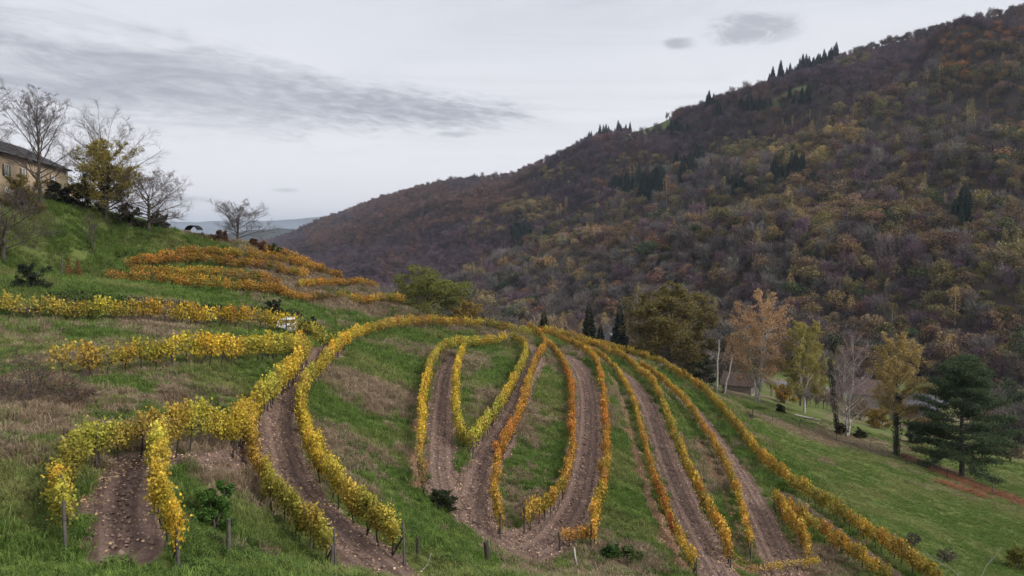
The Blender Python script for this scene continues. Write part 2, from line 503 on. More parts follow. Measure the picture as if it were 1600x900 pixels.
# ------------------------------------------------------------------ vine row layout (ground line of every row: px, py, metres under the lens)
Y, YG, OL, O, OR, YO = (.64, .44, .055), (.46, .39, .070), (.46, .33, .065), (.50, .265, .055), (.50, .20, .045), (.54, .34, .06)
BR = (.20, .11, .06)
ROWS = [
    # name key, label, points, vine height, colours along the row, thinness (0 full .. 1 bare) along the row
    ('R1', 'long yellow vine row on the upper left terrace, highest of the yellow rows', [(-60, 500, 5.6), (0, 503, 6.0), (100, 506, 6.4), (200, 509, 6.8), (300, 515, 7.3), (400, 521, 7.9), (460, 529, 8.5), (505, 538, 9.0)], 1.9, [OL, YG, Y, Y, YG], [.3, .1, 0, 0, 0]),
    ('R2', 'yellow vine row on the second left terrace, below the longest yellow row', [(95, 592, 6.9), (150, 586, 7.1), (200, 582, 7.3), (300, 575, 7.7), (400, 568, 8.5), (450, 562, 9.2), (468, 556, 9.5)], 1.9, [OL, Y, Y, YG, Y], [.4, .05, 0, 0, 0]),
    ('R3', 'yellow vine row from the track head down to a post right of the soil patch', [(480, 566, 9.7), (457, 590, 9.6), (430, 614, 9.3), (400, 645, 8.9), (375, 672, 8.6), (362, 686, 8.4), (320, 694, 8.3), (290, 702, 8.25), (262, 716, 8.2), (248, 740, 8.2), (245, 775, 8.3), (255, 810, 8.3), (272, 856, 8.4)], 1.75, [YG, Y, YG, Y, YG, Y], [0, 0, 0, 0, .1]),
    ('R4', 'curved yellow-green vine row, nearest to the left edge, left of the bare soil patch', [(226, 710, 8.1), (190, 720, 8.1), (160, 730, 8.1), (130, 746, 8.15), (108, 770, 8.2), (96, 800, 8.3), (100, 843, 8.4)], 1.55, [YG, YG, YG, Y, YG], [0, 0, .1, .1, .1]),
    ('R5', 'thin yellow-green vine row along the left edge of the leaf-strewn track', [(384, 700, 10.6), (396, 752, 10.9), (418, 800, 11.1), (448, 836, 11.3), (478, 862, 11.45), (508, 888, 11.6)], 1.6, [YG, YO, YG, YG], [.45, .35, .1, .1]),
    ('R6', 'long yellow vine row curving along the right edge of the track to the crest', [(615, 860, 11.7), (580, 835, 11.6), (550, 808, 11.5), (520, 775, 11.4), (500, 748, 11.3), (484, 715, 11.1), (474, 680, 10.9), (470, 650, 10.7), (478, 625, 10.6), (495, 600, 10.5), (515, 574, 10.5), (535, 550, 10.6), (560, 534, 10.8), (600, 522, 11.0), (650, 514, 11.2), (700, 514, 11.6), (750, 517, 12.2), (790, 524, 12.8), (822, 530, 13.4)], 1.65, [YG, Y, YG, Y, Y, OL, YO, YG], [0, 0, .05, 0, 0, .05]),
    ('R7', 'yellow vine row down the left side of the innermost soil strip, curving over its top', [(664, 790, 14.6), (657, 750, 14.3), (657, 700, 14.0), (660, 650, 13.7), (666, 610, 13.5), (674, 578, 13.3), (688, 560, 13.2), (712, 550, 13.2), (750, 545, 13.3), (785, 542, 13.4)], 1.6, [BR, Y, Y, Y, YG, YG, Y], [.9, .5, .1, .05, .05, 0]),
    ('R8', 'straight yellow vine row on the left side of the narrow grass wedge', [(732, 706, 14.6), (719, 690, 14.4), (713, 650, 14.0), (712, 610, 13.7), (716, 578, 13.5), (724, 560, 13.3)], 1.55, [YG, Y, Y, Y], [.1, 0, 0, 0]),
    ('R9', 'bushy yellow vine row on the right side of the narrow grass wedge', [(738, 703, 14.75), (765, 674, 14.9), (785, 642, 14.9), (801, 612, 14.8), (815, 582, 14.5), (822, 562, 14.2), (815, 547, 13.7), (800, 541, 13.4)], 1.6, [YG, YG, Y, YG, YG, Y], [0, 0, 0, 0]),
    ('R10', 'orange vine row with golden upper end, left side of the wide grass wedge', [(780, 828, 16.1), (773, 790, 15.9), (776, 750, 15.7), (787, 712, 15.6), (807, 672, 15.5), (819, 642, 15.4), (827, 605, 15.3), (838, 575, 15.2), (850, 553, 15.0), (851, 541, 14.7), (842, 531, 14.2), (828, 521, 13.7)], 1.55, [YO, OR, O, YO, O, O, YO], [.3, .1, .05, 0, 0]),
    ('R11', 'red-orange vine row on the right side of the wide grass wedge', [(828, 828, 16.7), (850, 813, 16.8), (870, 792, 16.85), (885, 762, 16.9), (894, 722, 16.9), (894, 680, 16.8), (893, 642, 16.7), (892, 612, 16.6), (885, 588, 16.4), (873, 566, 16.2), (858, 551, 15.8)], 1.5, [YO, O, OR, OR, O, YO], [.25, .2, .1, .05, 0]),
    ('R12', 'orange vine row along the right edge of the central soil strip', [(925, 852, 17.3), (931, 820, 17.3), (941, 780, 17.3), (947, 740, 17.3), (948, 700, 17.2), (946, 660, 17.1), (942, 622, 17.0), (938, 592, 16.8), (930, 572, 16.7), (915, 557, 16.5), (895, 546, 16.2), (870, 534, 15.6), (848, 525, 14.8)], 1.55, [YO, O, OR, O, O, YO, O], [.3, .1, .05, 0, 0]),
    ('R12b', 'stub of two orange vines at the near end of the central soil strip', [(891, 858, 17.25), (909, 854, 17.28)], 1.0, [O, YO], [.3, .25]),
    ('R13', 'sparse orange-brown vine row with one crimson vine left of the furrowed strip', [(1083, 898, 19.2), (1062, 862, 19.15), (1046, 830, 19.1), (1035, 800, 19.1), (1025, 770, 19.05), (1015, 735, 19.0), (1006, 700, 19.0), (999, 670, 18.9), (990, 640, 18.8), (980, 616, 18.7), (966, 592, 18.5), (950, 574, 18.2), (935, 562, 17.9), (915, 552, 17.3)], 1.35, [YO, OR, O, YO, YO, YO, O], [.25, .55, .5, .3, .2, .1]),
    ('R14', 'yellow vine row along the right edge of the furrowed strip', [(1138, 868, 19.6), (1121, 836, 19.6), (1105, 806, 19.55), (1090, 776, 19.5), (1075, 745, 19.5), (1061, 712, 19.5), (1049, 682, 19.4), (1040, 652, 19.4), (1030, 627, 19.3), (1018, 605, 19.2), (1000, 586, 19.0), (980, 572, 18.7), (955, 559, 18.2), (930, 549, 17.6), (905, 541, 16.9)], 1.55, [YO, YO, OL, OL, YO, OL, YO], [.25, .1, .05, 0, 0]),
    ('R15', 'thin golden vine row between leaf litter and the rightmost wide soil strip', [(1172, 870, 20.7), (1166, 836, 20.7), (1156, 800, 20.65), (1146, 770, 20.6), (1131, 736, 20.6), (1116, 706, 20.6), (1100, 680, 20.5), (1085, 656, 20.4), (1066, 632, 20.3), (1046, 612, 20.2), (1026, 595, 20.0), (1003, 579, 19.6)], 1.45, [YO, YO, O, YO, YO, O], [.2, .15, .25, .15, .05]),
    ('R16', 'outermost golden vine row, bordering the meadow from the crest to the lower right', [(854, 523, 15.3), (885, 531, 16.4), (920, 541, 17.6), (955, 550, 18.8), (985, 559, 19.7), (1020, 571, 20.5), (1060, 592, 21.2), (1095, 616, 21.6), (1125, 648, 21.7), (1150, 678, 21.7), (1176, 710, 21.7), (1205, 742, 21.7), (1240, 770, 21.7), (1280, 798, 21.7), (1330, 832, 21.6), (1380, 867, 21.6), (1425, 895, 21.5), (1460, 918, 21.5)], 1.7, [YG, YO, OL, YO, OL, OL, YO, OL, YO], [0, 0, .05, .05, .1, .05]),
    ('R17', 'golden vine row starting beside the lower soil strip and ending at the grey path', [(1213, 803, 21.2), (1232, 830, 21.2), (1250, 856, 21.2), (1262, 884, 21.2)], 1.6, [YO, YO, YO], [.1, .05, .1]),
    ('R18', 'golden vine row leaving the frame at the bottom, between grey path and outermost row', [(1235, 806, 21.35), (1270, 838, 21.4), (1310, 868, 21.4), (1350, 896, 21.4), (1380, 916, 21.4)], 1.5, [O, OL, YO, YO], [.25, .1, .1]),
    ('R19', 'low golden vines lying across the foot of the right soil strip', [(1140, 899, 20.9), (1190, 899, 21.05), (1235, 893, 21.1), (1265, 889, 21.2)], .75, [OL, YO, OL, YO], [.8, .7, .5]),
    ('U1', 'orange vine row highest on the upper left hillside, under the small bare tree', [(285, 400, 1.75), (330, 394, 1.30), (390, 399, 1.75), (440, 409, 2.7), (490, 426, 4.3), (525, 440, 5.6)], 1.65, [O, YO, YO, O, O], [.1, 0, .05]),
    ('U2', 'orange vine row second from the top of the upper left hillside', [(205, 432, 3.9), (260, 424, 3.5), (320, 420, 3.3), (380, 424, 3.7), (430, 432, 4.4), (470, 440, 5.2)], 1.65, [O, O, O, O, YO], [.4, .1, .15, .1]),
    ('U3', 'rust-orange vine row with bare black stems above the dark hedge bank', [(175, 446, 4.55), (250, 450, 4.85), (320, 457, 5.35), (400, 466, 6.2), (440, 471, 6.8)], 1.65, [O, O, YO, O, O], [.6, .3, .1, .15, .2]),
    ('U7', 'orange vine row between the highest row and the second one, above the grass gap', [(240, 412, 2.5), (290, 408, 2.3), (340, 406, 2.2), (400, 410, 2.6), (450, 419, 3.5), (500, 433, 4.9)], 1.65, [O, O, YO, O, O], [.3, .05, .05]),
    ('U8', 'rust-orange vine row just above the row of bare black stems', [(215, 440, 4.35), (270, 438, 4.2), (330, 440, 4.4), (390, 445, 4.85), (425, 450, 5.3)], 1.65, [O, YO, O, O], [.3, .1, .1]),
    ('U4', 'short orange vine row on the spur tip against the purple hillside', [(470, 456, 6.3), (505, 451, 6.3), (540, 449, 6.3), (577, 450, 6.5)], 1.4, [YO, O, O, YO], [.05, 0, 0]),
    ('U5', 'short orange-yellow vine row left of the green tree', [(552, 478, 8.4), (590, 476, 8.4), (622, 477, 8.6)], 1.6, [YO, O, Y, YO], [.1, 0, 0]),
    ('U6', 'short rusty vine row below the spur tip, right of the white car', [(430, 476, 7.2), (460, 478, 7.5), (500, 474, 7.5), (535, 471, 7.6)], 1.4, [O, O, BR, O], [.2, .1, .5]),
]
ROWPTS = {}
for k, lab, pts, vh, cols, thin in ROWS:
    ROWPTS[k] = catmull([at_h(*p) for p in pts], 8)

# ------------------------------------------------------------------ near terrain: scattered survey points -> triangulated -> gridded
survey = []
for k, P in ROWPTS.items():
    survey += list(resample(P, 1.0)[0])


def sv_h(lst):
    for px, py, h in lst:
        survey.append(at_h(px, py, h))


def sv_line(lst, step=1.5):
    survey.extend(list(resample(catmull([at_h(*p) for p in lst], 6), step)[0]))


def sv_d(lst):
    for px, d, z in lst:
        survey.append(np.array([(px - 800) / F * d, d, z]))


# soil centre lines: (px,py,h), width m, litter amount
STRIPS = [
    ('A', [(620, 905, 11.9), (590, 885, 11.8), (555, 858, 11.7), (518, 828, 11.5), (480, 788, 11.4), (452, 750, 11.2), (436, 710, 11.0), (429, 675, 10.8), (432, 640, 10.6), (447, 612, 10.4), (470, 588, 10.2), (495, 563, 10.1), (522, 543, 10.2)], 2.1, .55),
    ('A2', [(432, 650, 10.6), (405, 668, 9.6), (385, 685, 8.9), (340, 702, 8.5), (300, 712, 8.4)], 1.0, .3),
    ('P', [(190, 858, 8.5), (188, 800, 8.4), (194, 760, 8.3), (208, 730, 8.2), (222, 716, 8.15)], 1.9, .35),
    ('B', [(700, 780, 14.8), (688, 745, 14.45), (686, 700, 14.1), (688, 650, 13.85), (692, 610, 13.6), (698, 578, 13.4), (710, 560, 13.3)], 2.1, .5),
    ('C', [(738, 815, 15.5), (735, 780, 15.2), (744, 745, 15.1), (763, 710, 15.2), (785, 674, 15.2), (803, 640, 15.15), (816, 607, 15.05), (829, 578, 14.9), (838, 558, 14.5), (834, 541, 14.0)], 2.1, .45),
    ('CD', [(732, 790, 15.3), (745, 822, 15.9), (770, 852, 16.5), (800, 868, 16.85)], 2.2, .4),
    ('D', [(795, 868, 16.85), (838, 856, 16.95), (868, 828, 17.05), (892, 792, 17.1), (906, 750, 17.1), (914, 700, 17.05), (917, 660, 16.95), (916, 622, 16.85), (911, 592, 16.6), (900, 572, 16.4), (884, 556, 16.0)], 2.7, .4),
    ('E', [(1150, 925, 19.5), (1128, 895, 19.45), (1105, 858, 19.4), (1085, 820, 19.35), (1066, 780, 19.3), (1049, 740, 19.3), (1034, 700, 19.25), (1021, 660, 19.15), (1008, 630, 19.05), (992, 606, 18.85), (972, 586, 18.6), (948, 569, 18.1), (925, 557, 17.5)], 2.5, .35),
    ('F', [(1240, 925, 21.1), (1220, 885, 21.1), (1203, 850, 21.05), (1187, 815, 21.0), (1170, 780, 21.0), (1151, 745, 21.0), (1131, 712, 21.0), (1111, 680, 20.95), (1090, 652, 20.85), (1066, 626, 20.7), (1040, 603, 20.5), (1016, 586, 20.2)], 2.5, .3),
    ('G', [(1228, 772, 21.5), (1262, 796, 21.55), (1305, 828, 21.55), (1352, 864, 21.5), (1400, 900, 21.5), (1440, 925, 21.45)], 1.1, .4),
]
LITTER = [  # strips of fallen leaves at the foot of banks
    ([(1064, 890, 19.1), (1040, 845, 19.05), (1018, 795, 19.0), (1000, 740, 18.95), (986, 695, 18.85), (976, 655, 18.75), (964, 618, 18.55), (948, 590, 18.3)], 1.3),
    ([(1152, 840, 20.6), (1136, 795, 20.55), (1116, 745, 20.5), (1092, 698, 20.45), (1062, 650, 20.25), (1030, 614, 20.0)], 1.1),
    ([(300, 706, 8.4), (215, 722, 8.2), (150, 752, 8.2), (125, 790, 8.3)], .8),
    ([(1110, 892, 20.6), (1180, 896, 21.0), (1255, 880, 21.1)], 1.6),
    ([(650, 765, 14.4), (648, 700, 14.0), (652, 640, 13.6)], .9),
]
for _, pts, wd, li in STRIPS:
    sv_line(pts)
# banks (lower edge / mid slope points), front slope, left hillside, meadow, valley
sv_h([(540, 640, 11.9), (560, 700, 12.4), (590, 750, 12.9), (610, 700, 13.3), (630, 640, 13.5), (600, 600, 12.5), (640, 560, 12.7), (600, 800, 12.6), (635, 760, 13.9),
      (560, 600, 11.6), (600, 560, 12.0), (680, 535, 12.5), (740, 530, 12.8)])
sv_line([(500, 690, 11.25), (525, 745, 11.6), (575, 805, 12.0), (612, 835, 12.1)])                # top lip of the big bank
sv_line([(645, 775, 14.4), (640, 720, 14.0), (643, 660, 13.65), (652, 605, 13.4), (672, 560, 13.1)])
sv_line([(636, 815, 12.1), (665, 836, 12.4), (700, 850, 12.9), (735, 868, 13.6), (765, 888, 14.3)], 1.)   # crest of the near green bank
sv_h([(655, 860, 12.2), (700, 885, 12.5), (640, 890, 12.0), (760, 900, 13.6), (830, 880, 16.6), (860, 895, 16.4), (920, 890, 17.2), (980, 890, 18.0), (1030, 900, 18.6),
      (960, 860, 17.7), (1000, 850, 18.4), (990, 800, 18.4), (975, 760, 18.3), (965, 700, 18.0), (960, 650, 17.9), (955, 610, 17.7)])
sv_h([(1140, 830, 20.3), (1120, 790, 20.2), (1100, 750, 20.15), (1075, 700, 20.05), (1055, 660, 19.95), (1035, 625, 19.75)])
sv_h([(740, 640, 14.3), (760, 600, 14.2), (770, 570, 13.8), (735, 600, 13.9), (840, 740, 16.3), (850, 690, 16.2), (855, 640, 16.0), (860, 600, 15.9), (840, 800, 16.5), (860, 570, 15.7), (800, 800, 16.3), (820, 760, 16.1)])
sv_h([(1300, 870, 21.4), (1270, 870, 21.3), (1290, 900, 21.4)])
# left side
sv_h([(330, 730, 8.8), (360, 760, 9.8), (330, 800, 9.2), (380, 800, 10.3), (320, 860, 9.1), (400, 870, 10.6), (460, 895, 11.3), (355, 870, 9.5), (290, 880, 8.8),
      (0, 840, 8.1), (0, 760, 7.8), (40, 800, 8.0), (60, 720, 7.8), (0, 690, 7.5), (60, 650, 7.4), (150, 660, 7.8), (150, 700, 8.0), (0, 620, 7.0), (80, 610, 7.0), (-80, 700, 7.0), (-80, 850, 7.6),
      (250, 650, 8.0), (200, 620, 7.6), (330, 620, 8.3), (400, 600, 9.0), (300, 600, 8.0), (0, 590, 6.8), (-80, 600, 6.4),
      (100, 545, 6.9), (200, 545, 7.2), (300, 545, 7.6), (400, 545, 8.3), (0, 560, 6.7), (0, 530, 6.4), (100, 525, 6.6), (250, 528, 7.1), (380, 534, 7.9), (450, 545, 8.8),
      (0, 900, 8.7), (150, 900, 8.9), (300, 900, 9.3), (450, 905, 11.2), (-100, 900, 8.3)])
sv_h([(0, 470, 4.6), (100, 470, 4.9), (200, 474, 5.3), (300, 482, 5.9), (400, 490, 6.9), (480, 497, 8.0), (530, 505, 9.2), (580, 500, 10.0), (640, 495, 10.6), (-80, 465, 4.3)])
sv_h([(0, 445, 3.6), (100, 445, 3.9), (200, 455, 4.6), (-80, 440, 3.3), (0, 420, 2.5), (100, 415, 2.4), (180, 410, 2.3), (0, 400, 1.4), (140, 396, 1.2)])
sv_d([(0, 84, 4.4), (50, 88, 4.5), (100, 93, 4.4), (150, 97, 3.7), (240, 100, 2.5), (300, 103, 1.2), (340, 106, .3), (372, 108, .65), (0, 78, 2.4), (100, 86, 2.2), (200, 92, 1.2), (-150, 80, 4.5),
      (0, 100, 6.4), (50, 100, 6.2), (100, 104, 5.8), (0, 130, 7.5), (100, 130, 6.0), (150, 110, 4.0), (250, 112, 2.2), (330, 116, .8), (-200, 110, 8), (-200, 150, 10), (0, 170, 9), (150, 150, 4.5),
      (250, 140, 0.5), (380, 116, -.4), (420, 114, -1.6), (380, 135, -6), (450, 125, -6), (530, 118, -6.8), (580, 112, -7.1), (600, 122, -11), (640, 112, -10.2), (500, 150, -18), (400, 170, -16), (300, 180, -12),
      (150, 220, -2), (0, 240, 6), (-200, 260, 10), (500, 220, -38), (400, 250, -34), (250, 260, -22), (600, 150, -23), (620, 210, -42), (700, 109, -11.4), (720, 118, -13.5), (700, 140, -23), (760, 116, -13.8),
      (780, 140, -23), (820, 122, -14.8), (850, 140, -21), (900, 146, -22), (960, 150, -24), (1010, 148, -25), (1060, 145, -26), (1100, 130, -25.2), (1140, 118, -25), (1000, 137, -20.6), (1050, 128, -21.9),
      (700, 200, -40), (850, 210, -41), (1000, 205, -40), (700, 300, -46), (900, 290, -45), (1100, 180, -34), (1100, 240, -41), (500, 320, -50), (200, 330, -40), (0, 330, -12), (-200, 330, 6)])
# meadow and valley to the right
sv_h([(1150, 640, 23.6), (1200, 680, 24.2), (1240, 700, 24.6), (1300, 720, 25.6), (1220, 730, 22.8), (1300, 790, 22.9), (1400, 850, 22.9), (1470, 895, 22.8), (1400, 720, 28.8), (1400, 770, 26.5), (1500, 780, 28.8),
      (1500, 850, 25.2), (1600, 790, 31), (1600, 850, 28.2), (1600, 900, 26), (1350, 760, 25.0), (1450, 810, 26.2), (1700, 830, 32), (1700, 920, 28)])
sv_line([(1175, 650, 24.9), (1230, 662, 26.2), (1300, 690, 27.6), (1400, 722, 29.2), (1500, 755, 30.6), (1600, 790, 31.6), (1700, 826, 32.6)], 3)
sv_d([(1130, 128, -25.5), (1150, 153, -28.5), (1185, 133, -27.8), (1265, 131, -29.3), (1325, 116, -29.6), (1408, 107, -30.0), (1515, 102, -31.4), (1600, 110, -35), (1150, 200, -37), (1250, 165, -34.5), (1250, 215, -40),
      (1350, 140, -33.5), (1350, 185, -39), (1450, 135, -34.8), (1480, 150, -37.5), (1560, 130, -37), (1560, 160, -42), (1650, 150, -43), (1700, 110, -36), (1900, 110, -36), (1900, 180, -43.5), (1500, 200, -43), (1400, 230, -43),
      (1600, 230, -43), (1250, 260, -42), (1800, 260, -43), (2100, 200, -42), (1800, 70, -28), (2200, 60, -26), (2300, 120, -36), (1100, 300, -44), (1400, 310, -43), (1800, 330, -42)])
# slope under the viewer
for xx in np.linspace(-60, 60, 13):
    for yy, z in ((-12, 1.5), (-3, -1.2), (1.5, -1.75), (6, -4.2), (12, -7.4)):
        tilt = np.clip(xx, -14, 40) * -.09
        survey.append(np.array([xx, yy, z + (tilt if yy > 4 else tilt * .25)]))
sv_h([(700, 905, 12.45), (560, 905, 11.75), (1000, 920, 17.6), (1150, 940, 20.5), (1400, 960, 21.4), (1600, 960, 24.5)])

S = np.array(survey)
# merge near-duplicates
key = np.round(S[:, :2] / .45).astype(int)
_, inv = np.unique(key, axis=0, return_inverse=True)
inv = inv.ravel()
cnt = np.bincount(inv)
S = np.stack([np.bincount(inv, S[:, k]) / cnt for k in range(3)], 1)
# frame of far corner points so that the hull covers the sheet
XMIN, XMAX, YMIN, YMAX = -230., 260., -20., 320.
for xx, yy in ((XMIN - 5, YMIN - 5), (XMAX + 5, YMIN - 5), (XMIN - 5, YMAX + 5), (XMAX + 5, YMAX + 5), (XMIN - 5, 60), (XMAX + 5, 60), (XMIN - 5, 180), (XMAX + 5, 180)):
    j = np.argmin((S[:, 0] - xx) ** 2 + (S[:, 1] - yy) ** 2)
    S = np.vstack([S, [xx, yy, S[j, 2]]])
res = delaunay_2d_cdt([Vector(p[:2]) for p in S], [], [], 0, 1e-5)
TV = np.array([v[:] for v in res[0]])
ov = res[3]
TZ = np.array([np.mean([S[i, 2] for i in o]) if len(o) else 0. for o in ov])
TF = np.array([f for f in res[2]])

# height raster, 0.5 m
GS = .5
gx = np.arange(XMIN, XMAX + GS, GS)
gy = np.arange(YMIN, YMAX + GS, GS)
H = np.full((len(gx), len(gy)), np.nan)
for tri in TF:
    p = TV[tri]
    z = TZ[tri]
    i0, i1 = np.searchsorted(gx, p[:, 0].min()), np.searchsorted(gx, p[:, 0].max(), 'right')
    j0, j1 = np.searchsorted(gy, p[:, 1].min()), np.searchsorted(gy, p[:, 1].max(), 'right')
    if i0 >= i1 or j0 >= j1:
        continue
    X, Yg = np.meshgrid(gx[i0:i1], gy[j0:j1], indexing='ij')
    d = (p[1, 1] - p[2, 1]) * (p[0, 0] - p[2, 0]) + (p[2, 0] - p[1, 0]) * (p[0, 1] - p[2, 1])
    if abs(d) < 1e-9:
        continue
    a = ((p[1, 1] - p[2, 1]) * (X - p[2, 0]) + (p[2, 0] - p[1, 0]) * (Yg - p[2, 1])) / d
    b = ((p[2, 1] - p[0, 1]) * (X - p[2, 0]) + (p[0, 0] - p[2, 0]) * (Yg - p[2, 1])) / d
    c = 1 - a - b
    m = (a >= -1e-6) & (b >= -1e-6) & (c >= -1e-6)
    sub = H[i0:i1, j0:j1]
    sub[m] = (a * z[0] + b * z[1] + c * z[2])[m]
if np.isnan(H).any():
    H[np.isnan(H)] = -40


def blur(A, s):
    r = int(3 * s + 1)
    k = np.exp(-.5 * (np.arange(-r, r + 1) / s) ** 2)
    k /= k.sum()
    for ax in (0, 1):
        P = np.pad(A, [(r, r) if q == ax else (0, 0) for q in (0, 1)], mode='edge')
        A = sum(k[i] * np.take(P, np.arange(i, i + A.shape[ax]), axis=ax) for i in range(2 * r + 1))
    return A


Hs, Hl = blur(H, 1.2), blur(H, 9)
X2, Y2 = np.meshgrid(gx, gy, indexing='ij')
# smooth more where the survey is sparse (outside the vineyard)
u2 = X2 / np.maximum(Y2, 5)
inside = np.clip((Y2 - 14) / 6, 0, 1) * np.clip((140 - Y2) / 10, 0, 1) * np.clip((u2 + .75) / .1, 0, 1) * np.clip((.66 - u2) / .12, 0, 1)
Hm = blur(H, 3.5)
right_meadow = np.clip((u2 - .42 + (Y2 - 60) * -.0025) / .08, 0, 1)
H = np.where(inside > 0, Hs * inside * (1 - right_meadow) + Hm * inside * right_meadow + Hl * (1 - inside), Hl)
H = H + (fbm(X2 / 3.1, Y2 / 3.1, 3) - .5) * .22 * np.clip((np.hypot(X2, Y2) - 6) / 10, 0, 1)




def seg_dist(P, Q):
    """signed distance of points P (n,2) to polyline Q (m,2+), and fraction along"""
    best = np.full(len(P), 1e9)
    sd = np.zeros(len(P))
    for a, b in zip(Q[:-1, :2], Q[1:, :2]):
        ab = b - a
        L2 = ab @ ab + 1e-9
        t = np.clip(((P - a) @ ab) / L2, 0, 1)
        q = a + t[:, None] * ab
        e = P - q
        d = np.hypot(e[:, 0], e[:, 1])
        sg = np.sign(ab[0] * e[:, 1] - ab[1] * e[:, 0])
        m = d < best
        best[m] = d[m]
        sd[m] = (d * sg)[m]
    return best, sd



# tussocks everywhere but on the worked soil
rough = np.clip((np.hypot(X2, Y2) - 14) / 6, 0, 1)
for _, pts, wd, li in STRIPS:
    Q = resample(catmull([at_h(*p) for p in pts], 6), 2.0)[0]
    bb = (X2 > Q[:, 0].min() - 3) & (X2 < Q[:, 0].max() + 3) & (Y2 > Q[:, 1].min() - 3) & (Y2 < Q[:, 1].max() + 3)
    d = seg_dist(np.stack([X2[bb], Y2[bb]], 1), Q)[0]
    rough[bb] = np.minimum(rough[bb], np.clip((d - wd * .55) / .8, 0, 1))
rough *= np.where(right_meadow > .5, .45, 1)
H = H + rough * ((fbm(X2 / 1.5 + 7, Y2 / 1.5, 2) - .5) * .42 + (fbm(X2 / 4.5 + 1, Y2 / 4.5 + 8, 2) - .5) * .5)
HEIGHT = H


def zat(x, y):
    x, y = np.asarray(x, float), np.asarray(y, float)
    fx = np.clip((x - XMIN) / GS, 0, len(gx) - 1.001)
    fy = np.clip((y - YMIN) / GS, 0, len(gy) - 1.001)
    i, j = fx.astype(int), fy.astype(int)
    fx, fy = fx - i, fy - j
    return (HEIGHT[i, j] * (1 - fx) + HEIGHT[i + 1, j] * fx) * (1 - fy) + (HEIGHT[i, j + 1] * (1 - fx) + HEIGHT[i + 1, j + 1] * fx) * fy


def ground(px, py, near=10, far=310):         # where the ray through a pixel meets the ground
    r = ray(px, py)
    d = np.concatenate([np.arange(near, 60, .1), np.arange(60, far, .3)]) / r[1]
    q = r[None] * d[:, None]
    below = q[:, 2] < zat(q[:, 0], q[:, 1])
    i = np.argmax(below)
    p = q[i] if below.any() else q[-1]
    return np.array([p[0], p[1], float(zat(p[0], p[1]))])


def on(px, d):                                # ground under the pixel column px at distance d
    x = (px - 800) / F * d
    return np.array([x, d, float(zat(x, d))])


# graded grid: fine over the vineyard
def grade(lo, hi, a, b, fine, coarse):
    out = [np.arange(a, b, fine)]
    s, x = fine, a
    left = []
    while x > lo:
        s = min(s * 1.12, coarse)
        x -= s
        left.append(max(x, lo))
    s, x = fine, out[0][-1]
    right = []
    while x < hi:
        s = min(s * 1.12, coarse)
        x += s
        right.append(min(x, hi))
    return np.concatenate([left[::-1], out[0], right])


ax = grade(XMIN, XMAX, -42, 52, .26, 4)
ay = grade(YMIN, YMAX, 19, 128, .28, 4)
AX, AY = np.meshgrid(ax, ay, indexing='ij')
AZ = zat(AX, AY)


flat = np.stack([AX.ravel(), AY.ravel()], 1)
soil = np.zeros(len(flat))
furrow = np.zeros(len(flat))
litter = np.zeros(len(flat))
STRIP_XY = []
wob = (fbm(flat[:, 0] / 1.3, flat[:, 1] / 1.3, 3) - .5)
for _, pts, wd, li in STRIPS:
    Q = resample(catmull([at_h(*p) for p in pts], 6), 1.2)[0]
    STRIP_XY.append((Q, wd, li))
    bb = (flat[:, 0] > Q[:, 0].min() - 3) & (flat[:, 0] < Q[:, 0].max() + 3) & (flat[:, 1] > Q[:, 1].min() - 3) & (flat[:, 1] < Q[:, 1].max() + 3)
    d, sdist = seg_dist(flat[bb], Q)
    s = np.clip((wd * .58 + wob[bb] * .9 - d) / .35 + .5, 0, 1)
    m = s > soil[bb]
    idx = np.where(bb)[0]
    soil[idx[m]] = s[m]
    furrow[idx[m]] = sdist[m]
for pts, wd in LITTER:
    Q = resample(catmull([at_h(*p) for p in pts], 6), 1.2)[0]
    STRIP_XY.append((Q, wd, 2.2))
    d, _s = seg_dist(flat, Q)
    litter = np.maximum(litter, np.clip((wd / 2 + wob * .8 - d) / .5 + .5, 0, 1))
# dry / brown grass zones and lush ones, as they lie on the banks: (px,py,radius m,value)
dry = (fbm(flat[:, 0] / 6 + 5, flat[:, 1] / 8, 4) - .5) * 2.1 + .14
ZONES = [(300, 430, 9, .5), (380, 415, 9, .5), (470, 440, 8, .5), (520, 680, 3.5, .5), (560, 600, 5, .5), (625, 640, 4, .5), (620, 700, 3, .5), (590, 730, 2.5, .3), (200, 525, 8, .35), (60, 620, 4, .6), (300, 620, 5, .15), (150, 640, 3, -.4), (230, 545, 4, -.3), (350, 720, 2, .5), (1080, 690, 3, .3), (1230, 665, 7, .6), (1330, 690, 7, .7),
         (1300, 870, 2, .7), (780, 590, 3, -.5), (880, 620, 4, -.5), (975, 700, 4, -.4), (990, 780, 3, -.4), (650, 530, 6, -.6), (550, 660, 2.0, -.8), (100, 360, 14, -.9), (200, 370, 14, -.9), (60, 340, 10, -.6), (60, 390, 12, -.3), (1350, 760, 16, -.35), (1500, 830, 14, -.3), (1260, 700, 6, -.3),
         (960, 860, 2.5, .35), (1010, 870, 2, .3), (850, 740, 2, .35), (870, 700, 3, -.3), (950, 640, 2.2, .5), (330, 850, 2.0, .2), (50, 760, 4, -.4), (430, 880, 1.5, .4), (110, 880, 3, -.3), (700, 870, 4, -.5), (560, 760, 2.2, .35), (840, 800, 1.4, .4), (300, 480, 5, .3), (520, 470, 5, .4), (420, 500, 4, .2)]
for px, py, r, v in ZONES:
    c = ground(px, py)
    dry += v * np.exp(-((flat[:, 0] - c[0]) ** 2 + (flat[:, 1] - c[1]) ** 2) / r ** 2)
SOILG, DRYG, LITG = soil.reshape(AX.shape), dry.reshape(AX.shape), litter.reshape(AX.shape)


